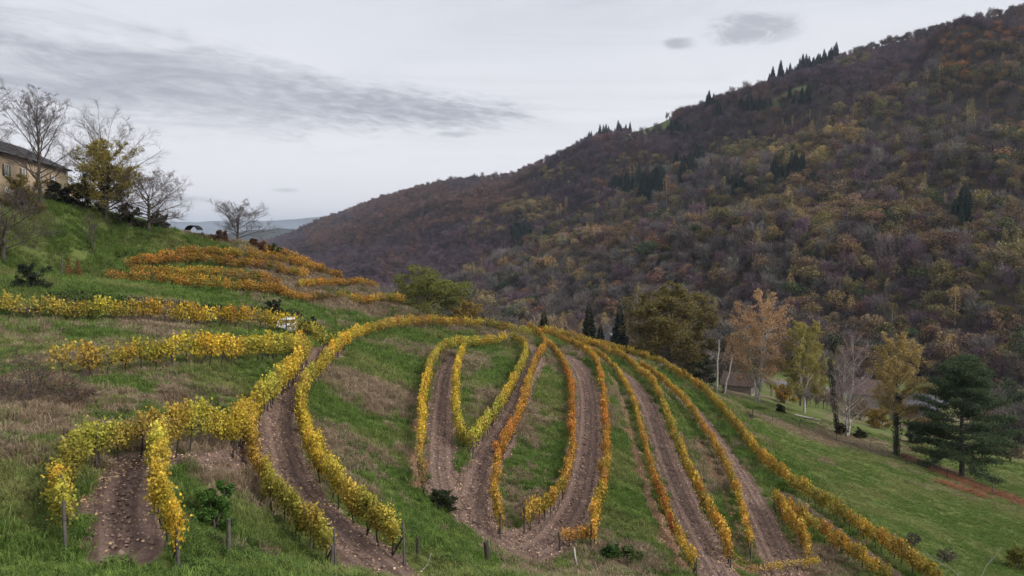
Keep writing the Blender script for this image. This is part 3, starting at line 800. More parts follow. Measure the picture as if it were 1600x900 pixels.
def grid_at(G, x, y):
    i = np.clip(np.searchsorted(ax, x) - 1, 0, len(ax) - 1)
    j = np.clip(np.searchsorted(ay, y) - 1, 0, len(ay) - 1)
    return G[i, j]


AZ = AZ - .06 * SOILG + SOILG * (vnoise(AX * 3.1, AY * 3.1) - .5) * .12 - SOILG * .05 * np.cos(furrow.reshape(AX.shape) * 2 * np.pi / 1.05)


def ground_mat():
    m, t, b, out = new_mat('hillside_ground')
    geo = N(t, 'ShaderNodeNewGeometry')
    P = geo.outputs['Position']

    def A(n):
        return N(t, 'ShaderNodeAttribute', attribute_name=n).outputs['Fac']

    soil_a, fur, lit, dr = A('soil'), A('furrow'), A('litter'), A('dry')
    n1 = noise(t, P, 1.1, 6, .62)
    n2 = noise(t, P, 6.0, 5, .65)
    n3 = noise(t, P, .22, 4, .6)
    g = mixc(t, sstep(t, n2, .3, .7), (0.095, 0.140, 0.032), (0.161, 0.169, 0.060))
    g = mixc(t, mth(t, 'MULTIPLY', sstep(t, n1, .45, .7), .65), g, (0.065, 0.108, 0.026))
    dryf = sstep(t, mth(t, 'ADD', dr, mth(t, 'MULTIPLY', mth(t, 'SUBTRACT', n1, .5), 1.1)), .05, .65)
    dcol = mixc(t, sstep(t, n2, .3, .7), (0.164, 0.121, 0.078), (0.257, 0.199, 0.136))
    g = mixc(t, mth(t, 'MULTIPLY', dryf, .85), g, dcol)
    g = mixc(t, mth(t, 'MULTIPLY', sstep(t, n3, .52, .75), .35), g, (.11, .10, .045))
    s = mixc(t, sstep(t, n2, .25, .75), (0.148, 0.094, 0.077), (0.248, 0.172, 0.140))
    s = mixc(t, mth(t, 'MULTIPLY', sstep(t, noise(t, P, 17, 3, .7), .58, .72), .6), s, (0.378, 0.288, 0.234))
    fw = mth(t, 'SINE', mth(t, 'MULTIPLY', mth(t, 'ADD', fur, mth(t, 'MULTIPLY', mth(t, 'SUBTRACT', n1, .5), .15)), 12.0))
    s = mixc(t, mth(t, 'MULTIPLY', sstep(t, fw, -.2, .9), .6), s, (0.101, 0.064, 0.053))
    lf = sstep(t, mth(t, 'ADD', lit, mth(t, 'MULTIPLY', mth(t, 'SUBTRACT', n2, .5), 1.2)), .35, .75)
    l = mixc(t, sstep(t, noise(t, P, 9, 3, .7), .4, .6), (.16, .088, .058), (.30, .18, .11))
    c = mixc(t, lf, g, l)
    sf = sstep(t, mth(t, 'ADD', soil_a, mth(t, 'MULTIPLY', mth(t, 'SUBTRACT', n2, .5), .8)), .32, .62)
    c = mixc(t, sf, c, s)
    t.links.new(c, b.inputs['Base Color'])
    b.inputs['Roughness'].default_value = .97
    b.inputs['Specular IOR Level'].default_value = .1
    hgt = mth(t, 'ADD', mth(t, 'MULTIPLY', n2, .6), mth(t, 'MULTIPLY', noise(t, P, 14, 4, .7), .5))
    hgt = mth(t, 'ADD', hgt, mth(t, 'MULTIPLY', mth(t, 'MULTIPLY', fw, sf), .25))
    bp = N(t, 'ShaderNodeBump', inp={'Strength': .9, 'Distance': .12})
    t.links.new(hgt, bp.inputs['Height'])
    t.links.new(bp.outputs[0], b.inputs['Normal'])
    return m


def grid_mesh(name, X, Yq, Z, mat, attrs=None):
    nx, ny = X.shape
    V = np.stack([X, Yq, Z], -1).reshape(-1, 3)
    i, j = np.meshgrid(np.arange(nx - 1), np.arange(ny - 1), indexing='ij')
    a = (i * ny + j).ravel()
    q = np.stack([a, a + ny, a + ny + 1, a + 1], 1)
    me = MB().add(V, q).mesh(name, mat, smooth=True, attr=False)
    for k, v in (attrs or {}).items():
        at = me.attributes.new(k, 'FLOAT', 'POINT')
        at.data.foreach_set('value', np.asarray(v, np.float32).ravel())
    return me


gm = ground_mat()
o = link('hillside_ground', grid_mesh('hillside_ground', AX, AY, AZ, gm, dict(soil=soil, furrow=furrow, litter=litter, dry=dry)))
tag(o, 'terraced vineyard hillside, meadow and valley floor', kind='structure')
# ------------------------------------------------------------------ far land and opposite mountain
RIDGE = np.array([  # px of the skyline, its py, distance
    (300, 400, 2300), (400, 379, 2100), (430, 372, 2000), (480, 352, 1850), (540, 329, 1700), (600, 306, 1560), (640, 296, 1480), (700, 281, 1380), (740, 277, 1320), (800, 270, 1220), (870, 238, 1120),
    (930, 209, 1040), (1000, 196, 980), (1100, 160, 910), (1200, 124, 850), (1330, 74, 790), (1460, 37, 740), (1530, 18, 715), (1600, 2, 690), (1750, -40, 650), (2000, -90, 600), (2600, -140, 560), (3600, -160, 520)], float)
FOOT = np.array([(300, 900, -62), (400, 760, -60), (500, 640, -57), (600, 520, -54), (700, 430, -50), (800, 350, -46), (1000, 280, -43), (1200, 258, -42), (1600, 235, -42), (2000, 240, -42), (3600, 250, -42)], float)
# crest of the nearer spur as seen (px, py): everything under it is the near, mixed wood
SPUR = np.array([(300, 470), (600, 480), (700, 455), (760, 420), (850, 370), (1000, 296), (1100, 250), (1200, 232), (1300, 196), (1400, 150), (1480, 112), (1600, 62), (1800, 0), (3600, -100)], float)


def ipx(T, px, k):
    return np.interp(px, T[:, 0], T[:, k])


def mountain(px, t):
    """px: bearing as photograph column, t 0 foot .. 1 skyline crest .. 1.5 back of the ridge -> world points"""
    px, t = np.asarray(px, float), np.asarray(t, float)
    u = (px - 800) / F
    df, zf = ipx(FOOT, px, 1), ipx(FOOT, px, 2)
    dr = ipx(RIDGE, px, 2)
    ry = ipx(RIDGE, px, 1) + 6.0 * F / dr
    v = (450 - ry) / F
    zr = dr * (v * CP - SP) / (CP + v * SP)
    tt = np.clip(t, 0, 1)
    d = df + (dr - df) * t
    g = tt ** 1.12
    z = zf + (zr - zf) * g
    x = u * d
    # ribs and gullies running down the slope, obliquely to the view
    k = tt * (1 - tt) * 4
    rel = (zr - zf)
    s = (x * .8 + d * .6)
    q = fbm(s / 95 + 3.7, (x * -.6 + d * .8) / 420, 3) - .5
    q2 = fbm(s / 34 + 9.1, (x * -.6 + d * .8) / 120 + 4, 3) - .5
    z = z + k * np.minimum(rel, 200) * (q * .50 + q2 * .20)
    # the nearer spur: a crest, then a ravine that parts it from the slope behind
    sv_ = (450 - np.interp(px, SPUR[:, 0], SPUR[:, 1])) / F
    ts = (sv_ * CP - SP) / (CP + sv_ * SP)                       # sight line slope to the spur crest
    tsc = np.clip((ts * df - zf) / ((zr - zf) - ts * (dr - df) + 1e-6), 0, 1.2)
    amp = np.interp(px, [300, 560, 760, 1000, 1500, 1700], [0, .25, .8, 1, 1, .6]) * np.minimum(rel, 190) / 190
    z = z + amp * (13 * np.exp(-((t - tsc + .02) / .06) ** 2) - 34 * np.exp(-((t - tsc - .09) / .065) ** 2)) * np.clip((1 - tt) * 6, 0, 1)
    back = np.clip(t - 1, 0, 1)
    z = z - back * 140 - (back > 0) * 0
    return np.stack([x, d, z], -1)


mpx = np.concatenate([np.linspace(300, 1700, 300), np.linspace(1710, 3600, 60)])
mt = np.concatenate([np.linspace(-.12, 1, 120), [1.02, 1.06, 1.15, 1.3, 1.6]])
MP, MT = np.meshgrid(mpx, mt, indexing='ij')
MW = mountain(MP, MT)
MW[..., 2] -= np.clip(-MT, 0, 1) * 40
qx, qy = project(MW.reshape(-1, 3))
meadow = np.zeros(len(qx))
MEADOWS = [((972, 1056), 6, -.33, 10), ((1204, 1266), 30, -.40, 7)]


def in_meadow(px, py):
    r = np.zeros(len(px))
    for (x0, x1), off, sl, wdt in MEADOWS:
        xc = (x0 + x1) / 2
        yc = np.interp(xc, RIDGE[:, 0], RIDGE[:, 1]) + 7 + off
        dx = (px - xc) / ((x1 - x0) / 2)
        dy = (py - (yc + sl * (px - xc))) / wdt
        r = np.maximum(r, (np.abs(dx) < 1) & (np.abs(dy) < 1 - .5 * np.abs(dx)))
    return r


def mountain_mat():
    m, t, b, out = new_mat('mountain_ground')
    geo = N(t, 'ShaderNodeNewGeometry')
    n1 = noise(t, geo.outputs['Position'], .05, 5, .6)
    c = mixc(t, sstep(t, n1, .3, .7), (.045, .034, .030), (.085, .062, .048))
    a = N(t, 'ShaderNodeAttribute', attribute_name='meadow').outputs['Fac']
    c = mixc(t, a, c, (.115, .145, .055))
    t.links.new(c, b.inputs['Base Color'])
    b.inputs['Roughness'].default_value = 1
    return m


o = link('mountain', grid_mesh('mountain', MW[..., 0], MW[..., 1], MW[..., 2], mountain_mat(), dict(meadow=in_meadow(qx, qy))))
tag(o, 'steep wooded mountainside across the valley', kind='structure')
# lowland sheet out to the horizon, below everything
bm = MB()
bx = np.linspace(-16000, 16000, 33)
BX, BY = np.meshgrid(bx, np.concatenate([np.linspace(-6000, 3000, 10), np.linspace(4000, 22000, 19)]), indexing='ij')
BZ = np.full(BX.shape, -75.) + (fbm(BX / 2500, BY / 2500, 3) - .5) * 10
o = link('lowland_ground', grid_mesh('lowland_ground', BX, BY, BZ, MATS['far_land']))
tag(o, 'distant lowland floor beyond the valley', kind='structure')


def ridge_strip(name, label, prof, d, depth, mat, zb):
    px = np.linspace(prof[0][0], prof[-1][0], 160)
    T = np.array(prof, float)
    py = np.interp(px, T[:, 0], T[:, 1]) + (fbm(px / 22, px * 0 + d, 4) - .5) * 5
    rows = []
    for k, (f, dd) in enumerate(((0, -depth), (.55, -depth * .45), (1, 0), (.6, depth * .5), (0, depth))):
        D = d + dd + (fbm(px / 40, px * 0 + k, 3) - .5) * depth * .3 * (0 < k < 4)
        z = np.array([at_d(0, y, d)[2] for y in py])
        rows.append(np.stack([(px - 800) / F * D, D, zb + (z - zb) * f], -1))
    V = np.stack(rows, 1)
    o = link(name, grid_mesh(name, V[..., 0], V[..., 1], V[..., 2], mat))
    return tag(o, label, kind='structure')


ridge_strip('distant_hills', 'pale blue hills on the far horizon', [(-900, 352), (100, 346), (330, 347), (400, 345), (470, 342), (520, 340), (600, 346), (700, 352), (900, 360)], 15000, 2500, MATS['far_land'], -80)
ridge_strip('middle_hill', 'dark low wooded hill below the pale far hills', [(-700, 392), (100, 384), (260, 374), (330, 367), (400, 360), (440, 356), (500, 362), (600, 385), (700, 400)], 3000, 500, MATS['far_land'], -80)


# ------------------------------------------------------------------ geometry-node scatter for uncountable masses
def scatter(name, pts, rot, scl, col, protos, idx=None):
    me = bpy.data.meshes.new(name)
    n = len(pts)
    me.vertices.add(n)
    me.vertices.foreach_set('co', np.asarray(pts, np.float32).ravel())
    for nm, arr, typ, key in (('rot', rot, 'FLOAT_VECTOR', 'vector'), ('scl', scl, 'FLOAT_VECTOR', 'vector')):
        a = me.attributes.new(nm, typ, 'POINT')
        a.data.foreach_set(key, np.asarray(arr, np.float32).ravel())
    a = me.attributes.new('col', 'FLOAT_COLOR', 'POINT')
    a.data.foreach_set('color', np.hstack([col, np.ones((n, 1))]).astype(np.float32).ravel())
    a = me.attributes.new('idx', 'INT', 'POINT')
    a.data.foreach_set('value', np.asarray(idx if idx is not None else rng.integers(0, len(protos), n), np.int32))
    o = link(name, me)
    g = bpy.data.node_groups.new(name, 'GeometryNodeTree')
    g.interface.new_socket('Geometry', in_out='INPUT', socket_type='NodeSocketGeometry')
    g.interface.new_socket('Geometry', in_out='OUTPUT', socket_type='NodeSocketGeometry')
    gi, go = g.nodes.new('NodeGroupInput'), g.nodes.new('NodeGroupOutput')
    ip = g.nodes.new('GeometryNodeInstanceOnPoints')
    ip.inputs['Pick Instance'].default_value = True
    jn = g.nodes.new('GeometryNodeJoinGeometry')
    for p in protos:
        oi = g.nodes.new('GeometryNodeObjectInfo')
        oi.inputs['Object'].default_value = p
        oi.inputs['As Instance'].default_value = True
        g.links.new(oi.outputs['Geometry'], jn.inputs[0])
    g.links.new(gi.outputs[0], ip.inputs['Points'])
    g.links.new(jn.outputs[0], ip.inputs['Instance'])
    for nm, typ, sock in (('rot', 'FLOAT_VECTOR', 'Rotation'), ('scl', 'FLOAT_VECTOR', 'Scale'), ('idx', 'INT', 'Instance Index')):
        na = g.nodes.new('GeometryNodeInputNamedAttribute')
        na.data_type = typ
        na.inputs[0].default_value = nm
        g.links.new(na.outputs[0], ip.inputs[sock])
    g.links.new(ip.outputs[0], go.inputs[0])
    md = o.modifiers.new('scatter', 'NODES')
    md.node_group = g
    return o


def proto(name, me):
    return bpy.data.objects.new(name, me)      # source mesh for scattering only, never placed in the scene


# ------------------------------------------------------------------ leaf clouds
def leaves(mb, C, size, rngx, flat=0.0, aspect=.7, val=None, fold=.25, up=None):
    """one small pointed 4-corner leaf per centre"""
    n = len(C)
    size = np.broadcast_to(size, (n,))
    a = rngx.normal(size=(n, 3))
    if up is not None:
        a = a * (1 - up) + np.array([0, 0, 1.]) * up * 2
    a /= np.linalg.norm(a, axis=1, keepdims=True)
    b = rngx.normal(size=(n, 3))
    if flat:
        b[:, 2] *= (1 - flat)
        a[:, 2] *= (1 - flat)
        a /= np.linalg.norm(a, axis=1, keepdims=True)
    b -= (a * b).sum(1, keepdims=True) * a
    b /= np.linalg.norm(b, axis=1, keepdims=True) + 1e-9
    nn = np.cross(a, b)
    s = size[:, None]
    p0 = C - a * s * .5
    p1 = C + b * s * .5 * aspect + nn * s * fold * .5
    p2 = C + a * s * .5
    p3 = C - b * s * .5 * aspect + nn * s * fold * .5
    V = np.stack([p0, p1, p2, p3], 1).reshape(-1, 3)
    i = np.arange(n) * 4
    if val is None:
        val = rngx.random(n)
    mb.add(V, np.stack([i, i + 1, i + 2, i + 3], 1), val)


def sphere_pts(n, r, shell=.45):
    d = r.normal(size=(n, 3))
    d /= np.linalg.norm(d, axis=1, keepdims=True)
    return d * (shell + (1 - shell) * r.random((n, 1)) ** .5)


# ------------------------------------------------------------------ small woodland tree kinds (about 10 m tall, unit = metres)
def wood_bare(seed):
    r = np.random.default_rng(seed)
    tr, cr = MB(), MB()
    hgt = 10
    tr.tube([[0, 0, -.8], [.1, 0, 2], [.2, .1, 4.5], [.1, .1, 7.5]], [.22, .18, .13, .04], 5)
    nb = 26
    for i in range(nb):
        z0 = 2.2 + 4.6 * (i / nb)
        th = i * 2.4 + r.normal() * .3
        L = (3.6 - 1.6 * abs(i / nb - .3)) * r.uniform(.75, 1.15)
        e = np.array([math.cos(th) * L * .72, math.sin(th) * L * .72, L * .8])
        p0 = np.array([.15, .05, z0])
        mid = p0 + e * .5 + [0, 0, -.15]
        p1 = p0 + e
        tr.tube([p0, mid, p1], [.075, .05, .015], 3)
        for k in range(17):
            f = r.uniform(.3, 1)
            b = p0 + e * f + r.normal(size=3) * .35
            d = e / np.linalg.norm(e) * .5 + r.normal(size=3) * .45 + [0, 0, .55]
            d /= np.linalg.norm(d)
            l = r.uniform(.8, 1.7)
            wv = np.cross(d, r.normal(size=3))
            wv /= np.linalg.norm(wv) + 1e-9
            wd = r.uniform(.035, .085)
            cr.add([b - wv * wd, b + wv * wd, b + d * l], [[0, 1, 2]], r.random())
            b2 = b + d * l * .4
            d2 = d + r.normal(size=3) * .5
            d2 /= np.linalg.norm(d2)
            cr.add([b2 - wv * wd * .7, b2 + wv * wd * .7, b2 + d2 * l * .7], [[0, 1, 2]], r.random())
    return tr, cr


def wood_leafy(seed, n=620):
    r = np.random.default_rng(seed)
    tr, cr = MB(), MB()
    tr.tube([[0, 0, -.8], [.1, 0, 3], [.0, .1, 6.5]], [.24, .18, .07], 5)
    lobes = [(np.array([r.normal() * 1.3, r.normal() * 1.3, r.uniform(4.2, 8.0)]), r.uniform(1.2, 2.0)) for _ in range(9)] + [(np.array([0, 0, 7.6]), 1.7)]
    for c, rad in lobes:
        tr.tube([[0, 0, c[2] * .45], c * [.5, .5, .8], c], [.09, .06, .02], 3)
        k = n // len(lobes)
        P = c + sphere_pts(k, r, .35) * rad * np.array([1, 1, .85])
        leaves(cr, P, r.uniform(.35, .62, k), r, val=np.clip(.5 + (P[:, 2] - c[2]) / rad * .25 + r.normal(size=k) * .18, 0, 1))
    return tr, cr


def wood_slim(seed):
    r = np.random.default_rng(seed)
    tr, cr = MB(), MB()
    tr.tube([[0, 0, -.8], [.1, 0, 4], [.0, .1, 10]], [.15, .11, .02], 4)
    n = 420
    z = r.uniform(2.5, 10.6, n)
    rad = 1.55 * np.sin(np.clip((z - 1.8) / 9.2, 0, 1) * np.pi) ** .7 * np.sqrt(r.random(n))
    th = r.uniform(0, 6.28, n)
    leaves(cr, np.stack([rad * np.cos(th), rad * np.sin(th), z], 1), r.uniform(.25, .48, n), r)
    return tr, cr


def wood_conifer(seed):
    r = np.random.default_rng(seed)
    tr, cr = MB(), MB()
    tr.tube([[0, 0, -.8], [0, 0, 5], [0, 0, 11]], [.2, .14, .02], 5)
    for k in range(26):
        z = 1.2 + 9.6 * (k / 26) ** .95
        L0 = 2.5 * (1 - (z - 1.2) / 10.2) ** .85 + .15
        nb = 9
        for j in range(nb):
            th = j * 6.283 / nb + k * .7 + r.normal() * .15
            L = L0 * r.uniform(.75, 1.12)
            e = np.array([math.cos(th), math.sin(th), 0])
            sdv = np.array([-e[1], e[0], 0])
            p0 = np.array([0, 0, z])
            pm = p0 + e * L * .6 + [0, 0, -.06 * L]
            p1 = p0 + e * L + [0, 0, -.22 * L + .1]
            wd = .16 + .20 * L
            cr.add([p0, pm - sdv * wd * .6 - [0, 0, .12 * L], p1, pm + sdv * wd * .6 - [0, 0, .12 * L]], [[0, 1, 2, 3]], r.random())
            cr.add([p0 + [0, 0, -.05], pm - [0, 0, .28 * L + .05], p1 - [0, 0, .06], pm + [0, 0, .08]], [[0, 1, 2, 3]], r.random() * .7)
    return tr, cr


FAR = {}
for kind, fn, seeds, bark in (('bare', wood_bare, (1, 2, 3, 4), 'bark'), ('leafy', wood_leafy, (11, 12, 13, 14), 'bark'), ('slim', wood_slim, (21, 22), 'bark_birch'), ('conifer', wood_conifer, (31, 32), 'bark')):
    lst = []
    for s in seeds:
        tr, cr = fn(s)
        nt_ = tr.nf
        j = MB()
        j.v, j.f, j.c, j.n = list(tr.v), list(tr.f), list(tr.c), tr.n
        for v, f, c in zip(cr.v, cr.f, cr.c):
            j.v.append(v)
            j.c.append(c)
        j.f += [f + tr.n for f in cr.f]
        mi = np.r_[np.zeros(nt_), np.ones(cr.nf)]
        jm = j.mesh('woodland_' + kind, [MATS[bark], MATS['far_leaf']], mat_index=mi)
        lst.append((tr.mesh('trunk', MATS[bark], smooth=True), cr.mesh('crown', MATS['far_leaf']), proto('woodland_' + kind, jm)))
    FAR[kind] = lst


def set_col(o, c):
    o['col'] = [float(x) for x in c]
    o.color = (*[float(x) for x in c], 1)


# ------------------------------------------------------------------ the wood on the mountain: tree positions, kinds and colours
NT = 46000
tp = np.empty((0, 2))
cand_px = rng.uniform(330, 1760, 170000)
cand_t = rng.uniform(-.02, 1.0, 170000)
W0 = mountain(cand_px, cand_t)
dist = np.hypot(W0[:, 0], W0[:, 1])
# even cover per square metre of slope: weight by cell area (d * dd), thinned far away where crowns merge
area = W0[:, 1] * (ipx(RIDGE, cand_px, 2) - ipx(FOOT, cand_px, 1))
wgt = area / (1 + (dist / 520) ** 2)
cx_, cy_ = project(W0)
wgt = wgt * np.where(cy_ < np.interp(cx_, SPUR[:, 0], SPUR[:, 1]), 2.2, .9)
keep = rng.random(170000) < wgt / np.quantile(wgt, .8) * .55
W0, cand_px, cand_t = W0[keep][:NT], cand_px[keep][:NT], cand_t[keep][:NT]
tx, ty = project(W0)
ok = (in_meadow(tx, ty) < .5) & (tx > 300) & (tx < 1760)
W0, tx, ty, cand_t = W0[ok], tx[ok], ty[ok], cand_t[ok]
n = len(W0)
dist = np.hypot(W0[:, 0], W0[:, 1])
size = np.clip(np.exp(rng.normal(-.03, .27, n)), .5, 1.75) * np.clip(.72 + dist / 1700, .92, 1.4)
under = ty - np.interp(tx, SPUR[:, 0], SPUR[:, 1])          # >0: near spur
size *= np.where(under < 0, .62, .95)
print('woodland trees', n)
pat = fbm(tx / 75 + 2, ty / 42 + 5, 3)
pat2 = fbm(tx / 38 + 40, ty / 24 + 9, 3)
u = rng.random(n)
kind = np.zeros(n, int)                                      # 0 bare 1 leafy 2 slim 3 conifer
PURPLE, RUST, GREYB, OLIVE, OCHRE, BROWN, YEL, GREEN, ORNG = map(np.array, ((.112, .070, .088), (.155, .082, .056), (.155, .130, .119), (.150, .128, .050), (.230, .165, .072), (.165, .108, .062), (.32, .25, .09), (.055, .075, .032), (.27, .125, .04)))
colr = np.tile(PURPLE, (n, 1))
far = under < 0
left = tx < 830
# far slope: purple-brown beech wood with rust patches
m = far & (pat2 > .60)
colr[m] = PURPLE * .5 + RUST * .5
m = far & left & (ty - np.interp(tx, RIDGE[:, 0], RIDGE[:, 1]) < 75) & (pat > .36)
colr[m] = RUST * .75 + PURPLE * .25
kind[m & (u < .35)] = 1
m = far & (pat > .66) & ~left
colr[m] = RUST
# near spur: mixed wood
near = ~far
colr[near] = GREYB
m = near & (u < .60) & (pat > .37)
kind[m] = 1
sel = rng.random(n)
for c, lo, hi in ((OLIVE, 0, .34), (BROWN, .34, .60), (OCHRE, .60, .84), (GREEN, .84, .92), (RUST, .92, 1)):
    colr[m & (sel >= lo) & (sel < hi)] = c
m = near & (kind == 0) & (sel < .3)
colr[m] = PURPLE * 1.1
m = near & (u > .955)
kind[m], colr[m] = 2, OCHRE * 1.2
# low part of the near wood reads greyer
m = near & (ty > 400) & (tx < 1250) & (kind == 1) & (sel < .55)
kind[m], colr[m] = 0, GREYB * .95
for bx_, by_, rx_, ry_, c, fr, kk in ((1500, 95, 30, 45, ORNG, .75, 1), (1560, 62, 40, 18, ORNG, .5, 1), (1160, 240, 55, 22, OLIVE * 1.5, .7, 1), (1250, 255, 60, 22, YEL, .45, 1), (1340, 215, 70, 25, OCHRE * 1.25, .45, 1), (830, 335, 50, 18, OCHRE, .8, 1), (870, 280, 30, 14, YEL * .9, .35, 1),
                                      (1000, 265, 60, 20, OCHRE, .55, 1), (760, 365, 30, 15, OCHRE, .6, 1), (930, 390, 50, 22, BROWN * 1.25, .55, 1), (1420, 225, 60, 25, OLIVE, .6, 1), (1515, 205, 25, 22, YEL, .5, 2), (1010, 275, 35, 16, YEL * .8, .3, 2), (1330, 105, 30, 8, OLIVE * 1.3, .6, 1),
                                      (1560, 480, 45, 40, OLIVE * .9, .5, 1), (1450, 380, 90, 40, BROWN, .35, 1), (1280, 330, 80, 30, BROWN * 1.2, .45, 1), (1570, 440, 40, 18, OLIVE * 1.4, .6, 1)):
    e = ((tx - bx_) / rx_) ** 2 + ((ty - by_) / ry_) ** 2
    m = (e < 1) & (rng.random(n) < fr)
    kind[m], colr[m] = kk, c
# slim pale trees in single file
for x0, y0, x1, y1, cnt in ((840, 345, 900, 330, 10), (1255, 205, 1300, 180, 10), (930, 345, 990, 330, 8), (1150, 300, 1180, 290, 5), (1220, 215, 1290, 195, 8)):
    for q in range(cnt):
        e = np.hypot(tx - (x0 + (x1 - x0) * rng.random()), ty - (y0 + (y1 - y0) * rng.random()))
        kind[np.argmin(e)], colr[np.argmin(e)] = 2, OCHRE * 1.35
CONIF = [(975, 300, 24, 13), (1072, 272, 28, 14), (1025, 306, 24, 12), (816, 374, 18, 14), (1150, 306, 22, 8), (1228, 286, 26, 10), (1060, 208, 20, 7), (1190, 172, 36, 6), (1130, 182, 10, 5), (1110, 165, 8, 4), (1500, 360, 14, 12), (1240, 160, 30, 5)]
for bx_, by_, rx_, ry_ in CONIF:
    e = ((tx - bx_) / rx_) ** 2 + ((ty - by_) / ry_) ** 2
    m = (e < 1) & (rng.random(n) < .9)
    kind[m], colr[m] = 3, np.array([.026, .048, .030])
    size[m] *= 1.35
jit = np.clip(rng.normal(1, .24, (n, 1)), .45, 1.7) * (1 + rng.normal(0, .05, (n, 3)))
colr = np.clip(colr * jit, .01, 1)
size[kind == 2] *= 1.1
size *= np.where((cand_t > .95), .85, 1.0)
zrot = rng.uniform(0, 6.28, n)
# the trees that show largest are single things
GROUPS = {0: 'bare trees at the foot of the wooded mountain', 1: 'autumn-leaved trees at the foot of the wooded mountain', 2: 'slim pale trees on the wooded mountain', 3: 'dark conifers on the wooded mountain'}
LABS = {0: 'bare grey-brown tree at the foot of the wood across the valley', 1: 'olive to brown leafy tree low in the wood across the valley', 2: 'slim pale yellow tree in the wood across the valley', 3: 'dark green conifer among the trees of the wood across the valley'}
KN = ['bare', 'leafy', 'slim', 'conifer']
vis = (tx > 0) & (tx < 1600) & (ty > 0) & (tx > 640)
score = np.where(vis, size / dist, 0)
single = np.zeros(n, bool)
single[np.argsort(-score)[:125]] = True
single |= (kind == 3) & vis & (rng.random(n) < .33)


def wood_tree(p, kd, sc, rz, c, label, group, name='woodland_tree', var=None, zs=1.0):
    tm, cm, _ = FAR[kd][(int(abs(p[0] * 7 + p[1] * 13)) if var is None else var) % len(FAR[kd])]
    t = thing(name, label, 'tree', p, rz, group)
    t.scale = (sc, sc, sc * zs)
    a = link('trunk', tm, t)
    b = link('crown', cm, t)
    set_col(b, c)
    return t


CLAB = ['in the left clump of the mid-slope conifers', 'in the tall upper clump of the mid-slope conifers', 'in the middle clump of the mid-slope conifers', 'in the lone clump low on the left mountainside', 'in the small clump right of the mid-slope conifers', 'in the clump farthest right at mid slope',
        'in the oblique strip below the skyline meadow', 'in the strip under the upper right skyline', 'right of the skyline meadow near the crest', 'on the crest right of the skyline meadow', 'in the isolated clump on the right mountainside', 'beside the small upper meadow']
WHERE = [(0, 'above the vineyard crest'), (900, 'beside the big dark olive-brown tree'), (1130, 'behind the orange birch'), (1245, 'behind the yellow-green birch'), (1320, 'behind the leafless birch and the golden tree'), (1460, 'behind the pine')]
for i in np.where(single)[0]:
    k = kind[i]
    if k == 3:
        j = int(np.argmin([np.hypot((tx[i] - c[0]) / c[2], (ty[i] - c[1]) / c[3]) for c in CONIF]))
        wood_tree(W0[i], 'conifer', size[i], zrot[i], colr[i], 'dark conifer ' + CLAB[j], 'conifers ' + CLAB[j], name='conifer_tree')
        continue
    wh = [w_ for x_, w_ in WHERE if tx[i] >= x_][-1]
    if k < 3:
        adj = ['bare grey-brown', 'autumn-leaved', 'slim pale'][k]
        wood_tree(W0[i], KN[k], size[i], zrot[i], colr[i], adj + ' tree low on the wooded mountain ' + wh, adj + ' mountain trees ' + wh)
        continue
    wood_tree(W0[i], KN[k], size[i], zrot[i], colr[i], LABS[k], GROUPS[k], name='conifer_tree' if k == 3 else 'woodland_tree')
for k, nm, lab in ((0, 'bare_woodland', 'purple-grey bare woodland covering the mountainside'), (1, 'autumn_woodland', 'olive, ochre and rust woodland on the mountainside'), (2, 'slim_woodland', 'scattered slim pale trees on the mountainside'), (3, 'conifer_woodland', 'dark conifer clumps on the mountainside')):
    m = (kind == k) & ~single
    s = size[m]
    o = scatter(nm, W0[m], np.stack([rng.normal(0, .06, m.sum()), rng.normal(0, .06, m.sum()), zrot[m]], 1), np.stack([s * rng.uniform(.85, 1.25, len(s)), s * rng.uniform(.85, 1.25, len(s)), s * rng.uniform(.8, 1.15, len(s))], 1), colr[m], [x[2] for x in FAR[k if isinstance(k, str) else KN[k]]])
    tag(o, lab, 'woodland', kind='stuff')
# conifers standing on the skyline, one by one
CON = (.018, .032, .026)
for x0, x1, cnt, hgt, lab, grp in ((1194, 1302, 44, (14, 25), 'dark conifer in the row standing on the upper right skyline', 'conifers on the upper right skyline'), (922, 982, 22, (13, 21), 'dark conifer in the clump on the middle skyline', 'conifers in the middle skyline clump'), (729, 748, 5, (12, 16), 'dark conifer in the tiny clump on the left skyline', 'conifers in the left skyline clump')):
    for q in range(cnt):
        px = x0 + (x1 - x0) * (q + rng.uniform(-1.2, 1.2)) / cnt
        p = mountain(px, .992 + rng.uniform(-.012, .010))
        h = rng.uniform(*hgt) * rng.choice([.55, .75, .9, 1])
        wood_tree(p, 'conifer', h / 11 * .9, rng.uniform(0, 6), np.array(CON) * rng.uniform(.8, 1.2), lab, grp, 'conifer_tree', zs=1.12)
# thin fringe of bare trees along the crest
fr_px = np.concatenate([rng.uniform(430, 800, 160), rng.uniform(800, 1700, 520)])
Pf = mountain(fr_px, rng.uniform(.985, 1.005, len(fr_px)))
keep = in_meadow(*project(Pf)) < .5
Pf = Pf[keep]
s = rng.uniform(.4, .85, len(Pf))
o = scatter('skyline_woodland', Pf, np.stack([s * 0, s * 0, rng.uniform(0, 6.28, len(s))], 1), np.stack([s, s, s], 1), np.tile(np.array([.10, .072, .07]), (len(s), 1)), [x[2] for x in FAR['bare']])
tag(o, 'fringe of bare trees along the mountain skyline', 'woodland', kind='stuff')
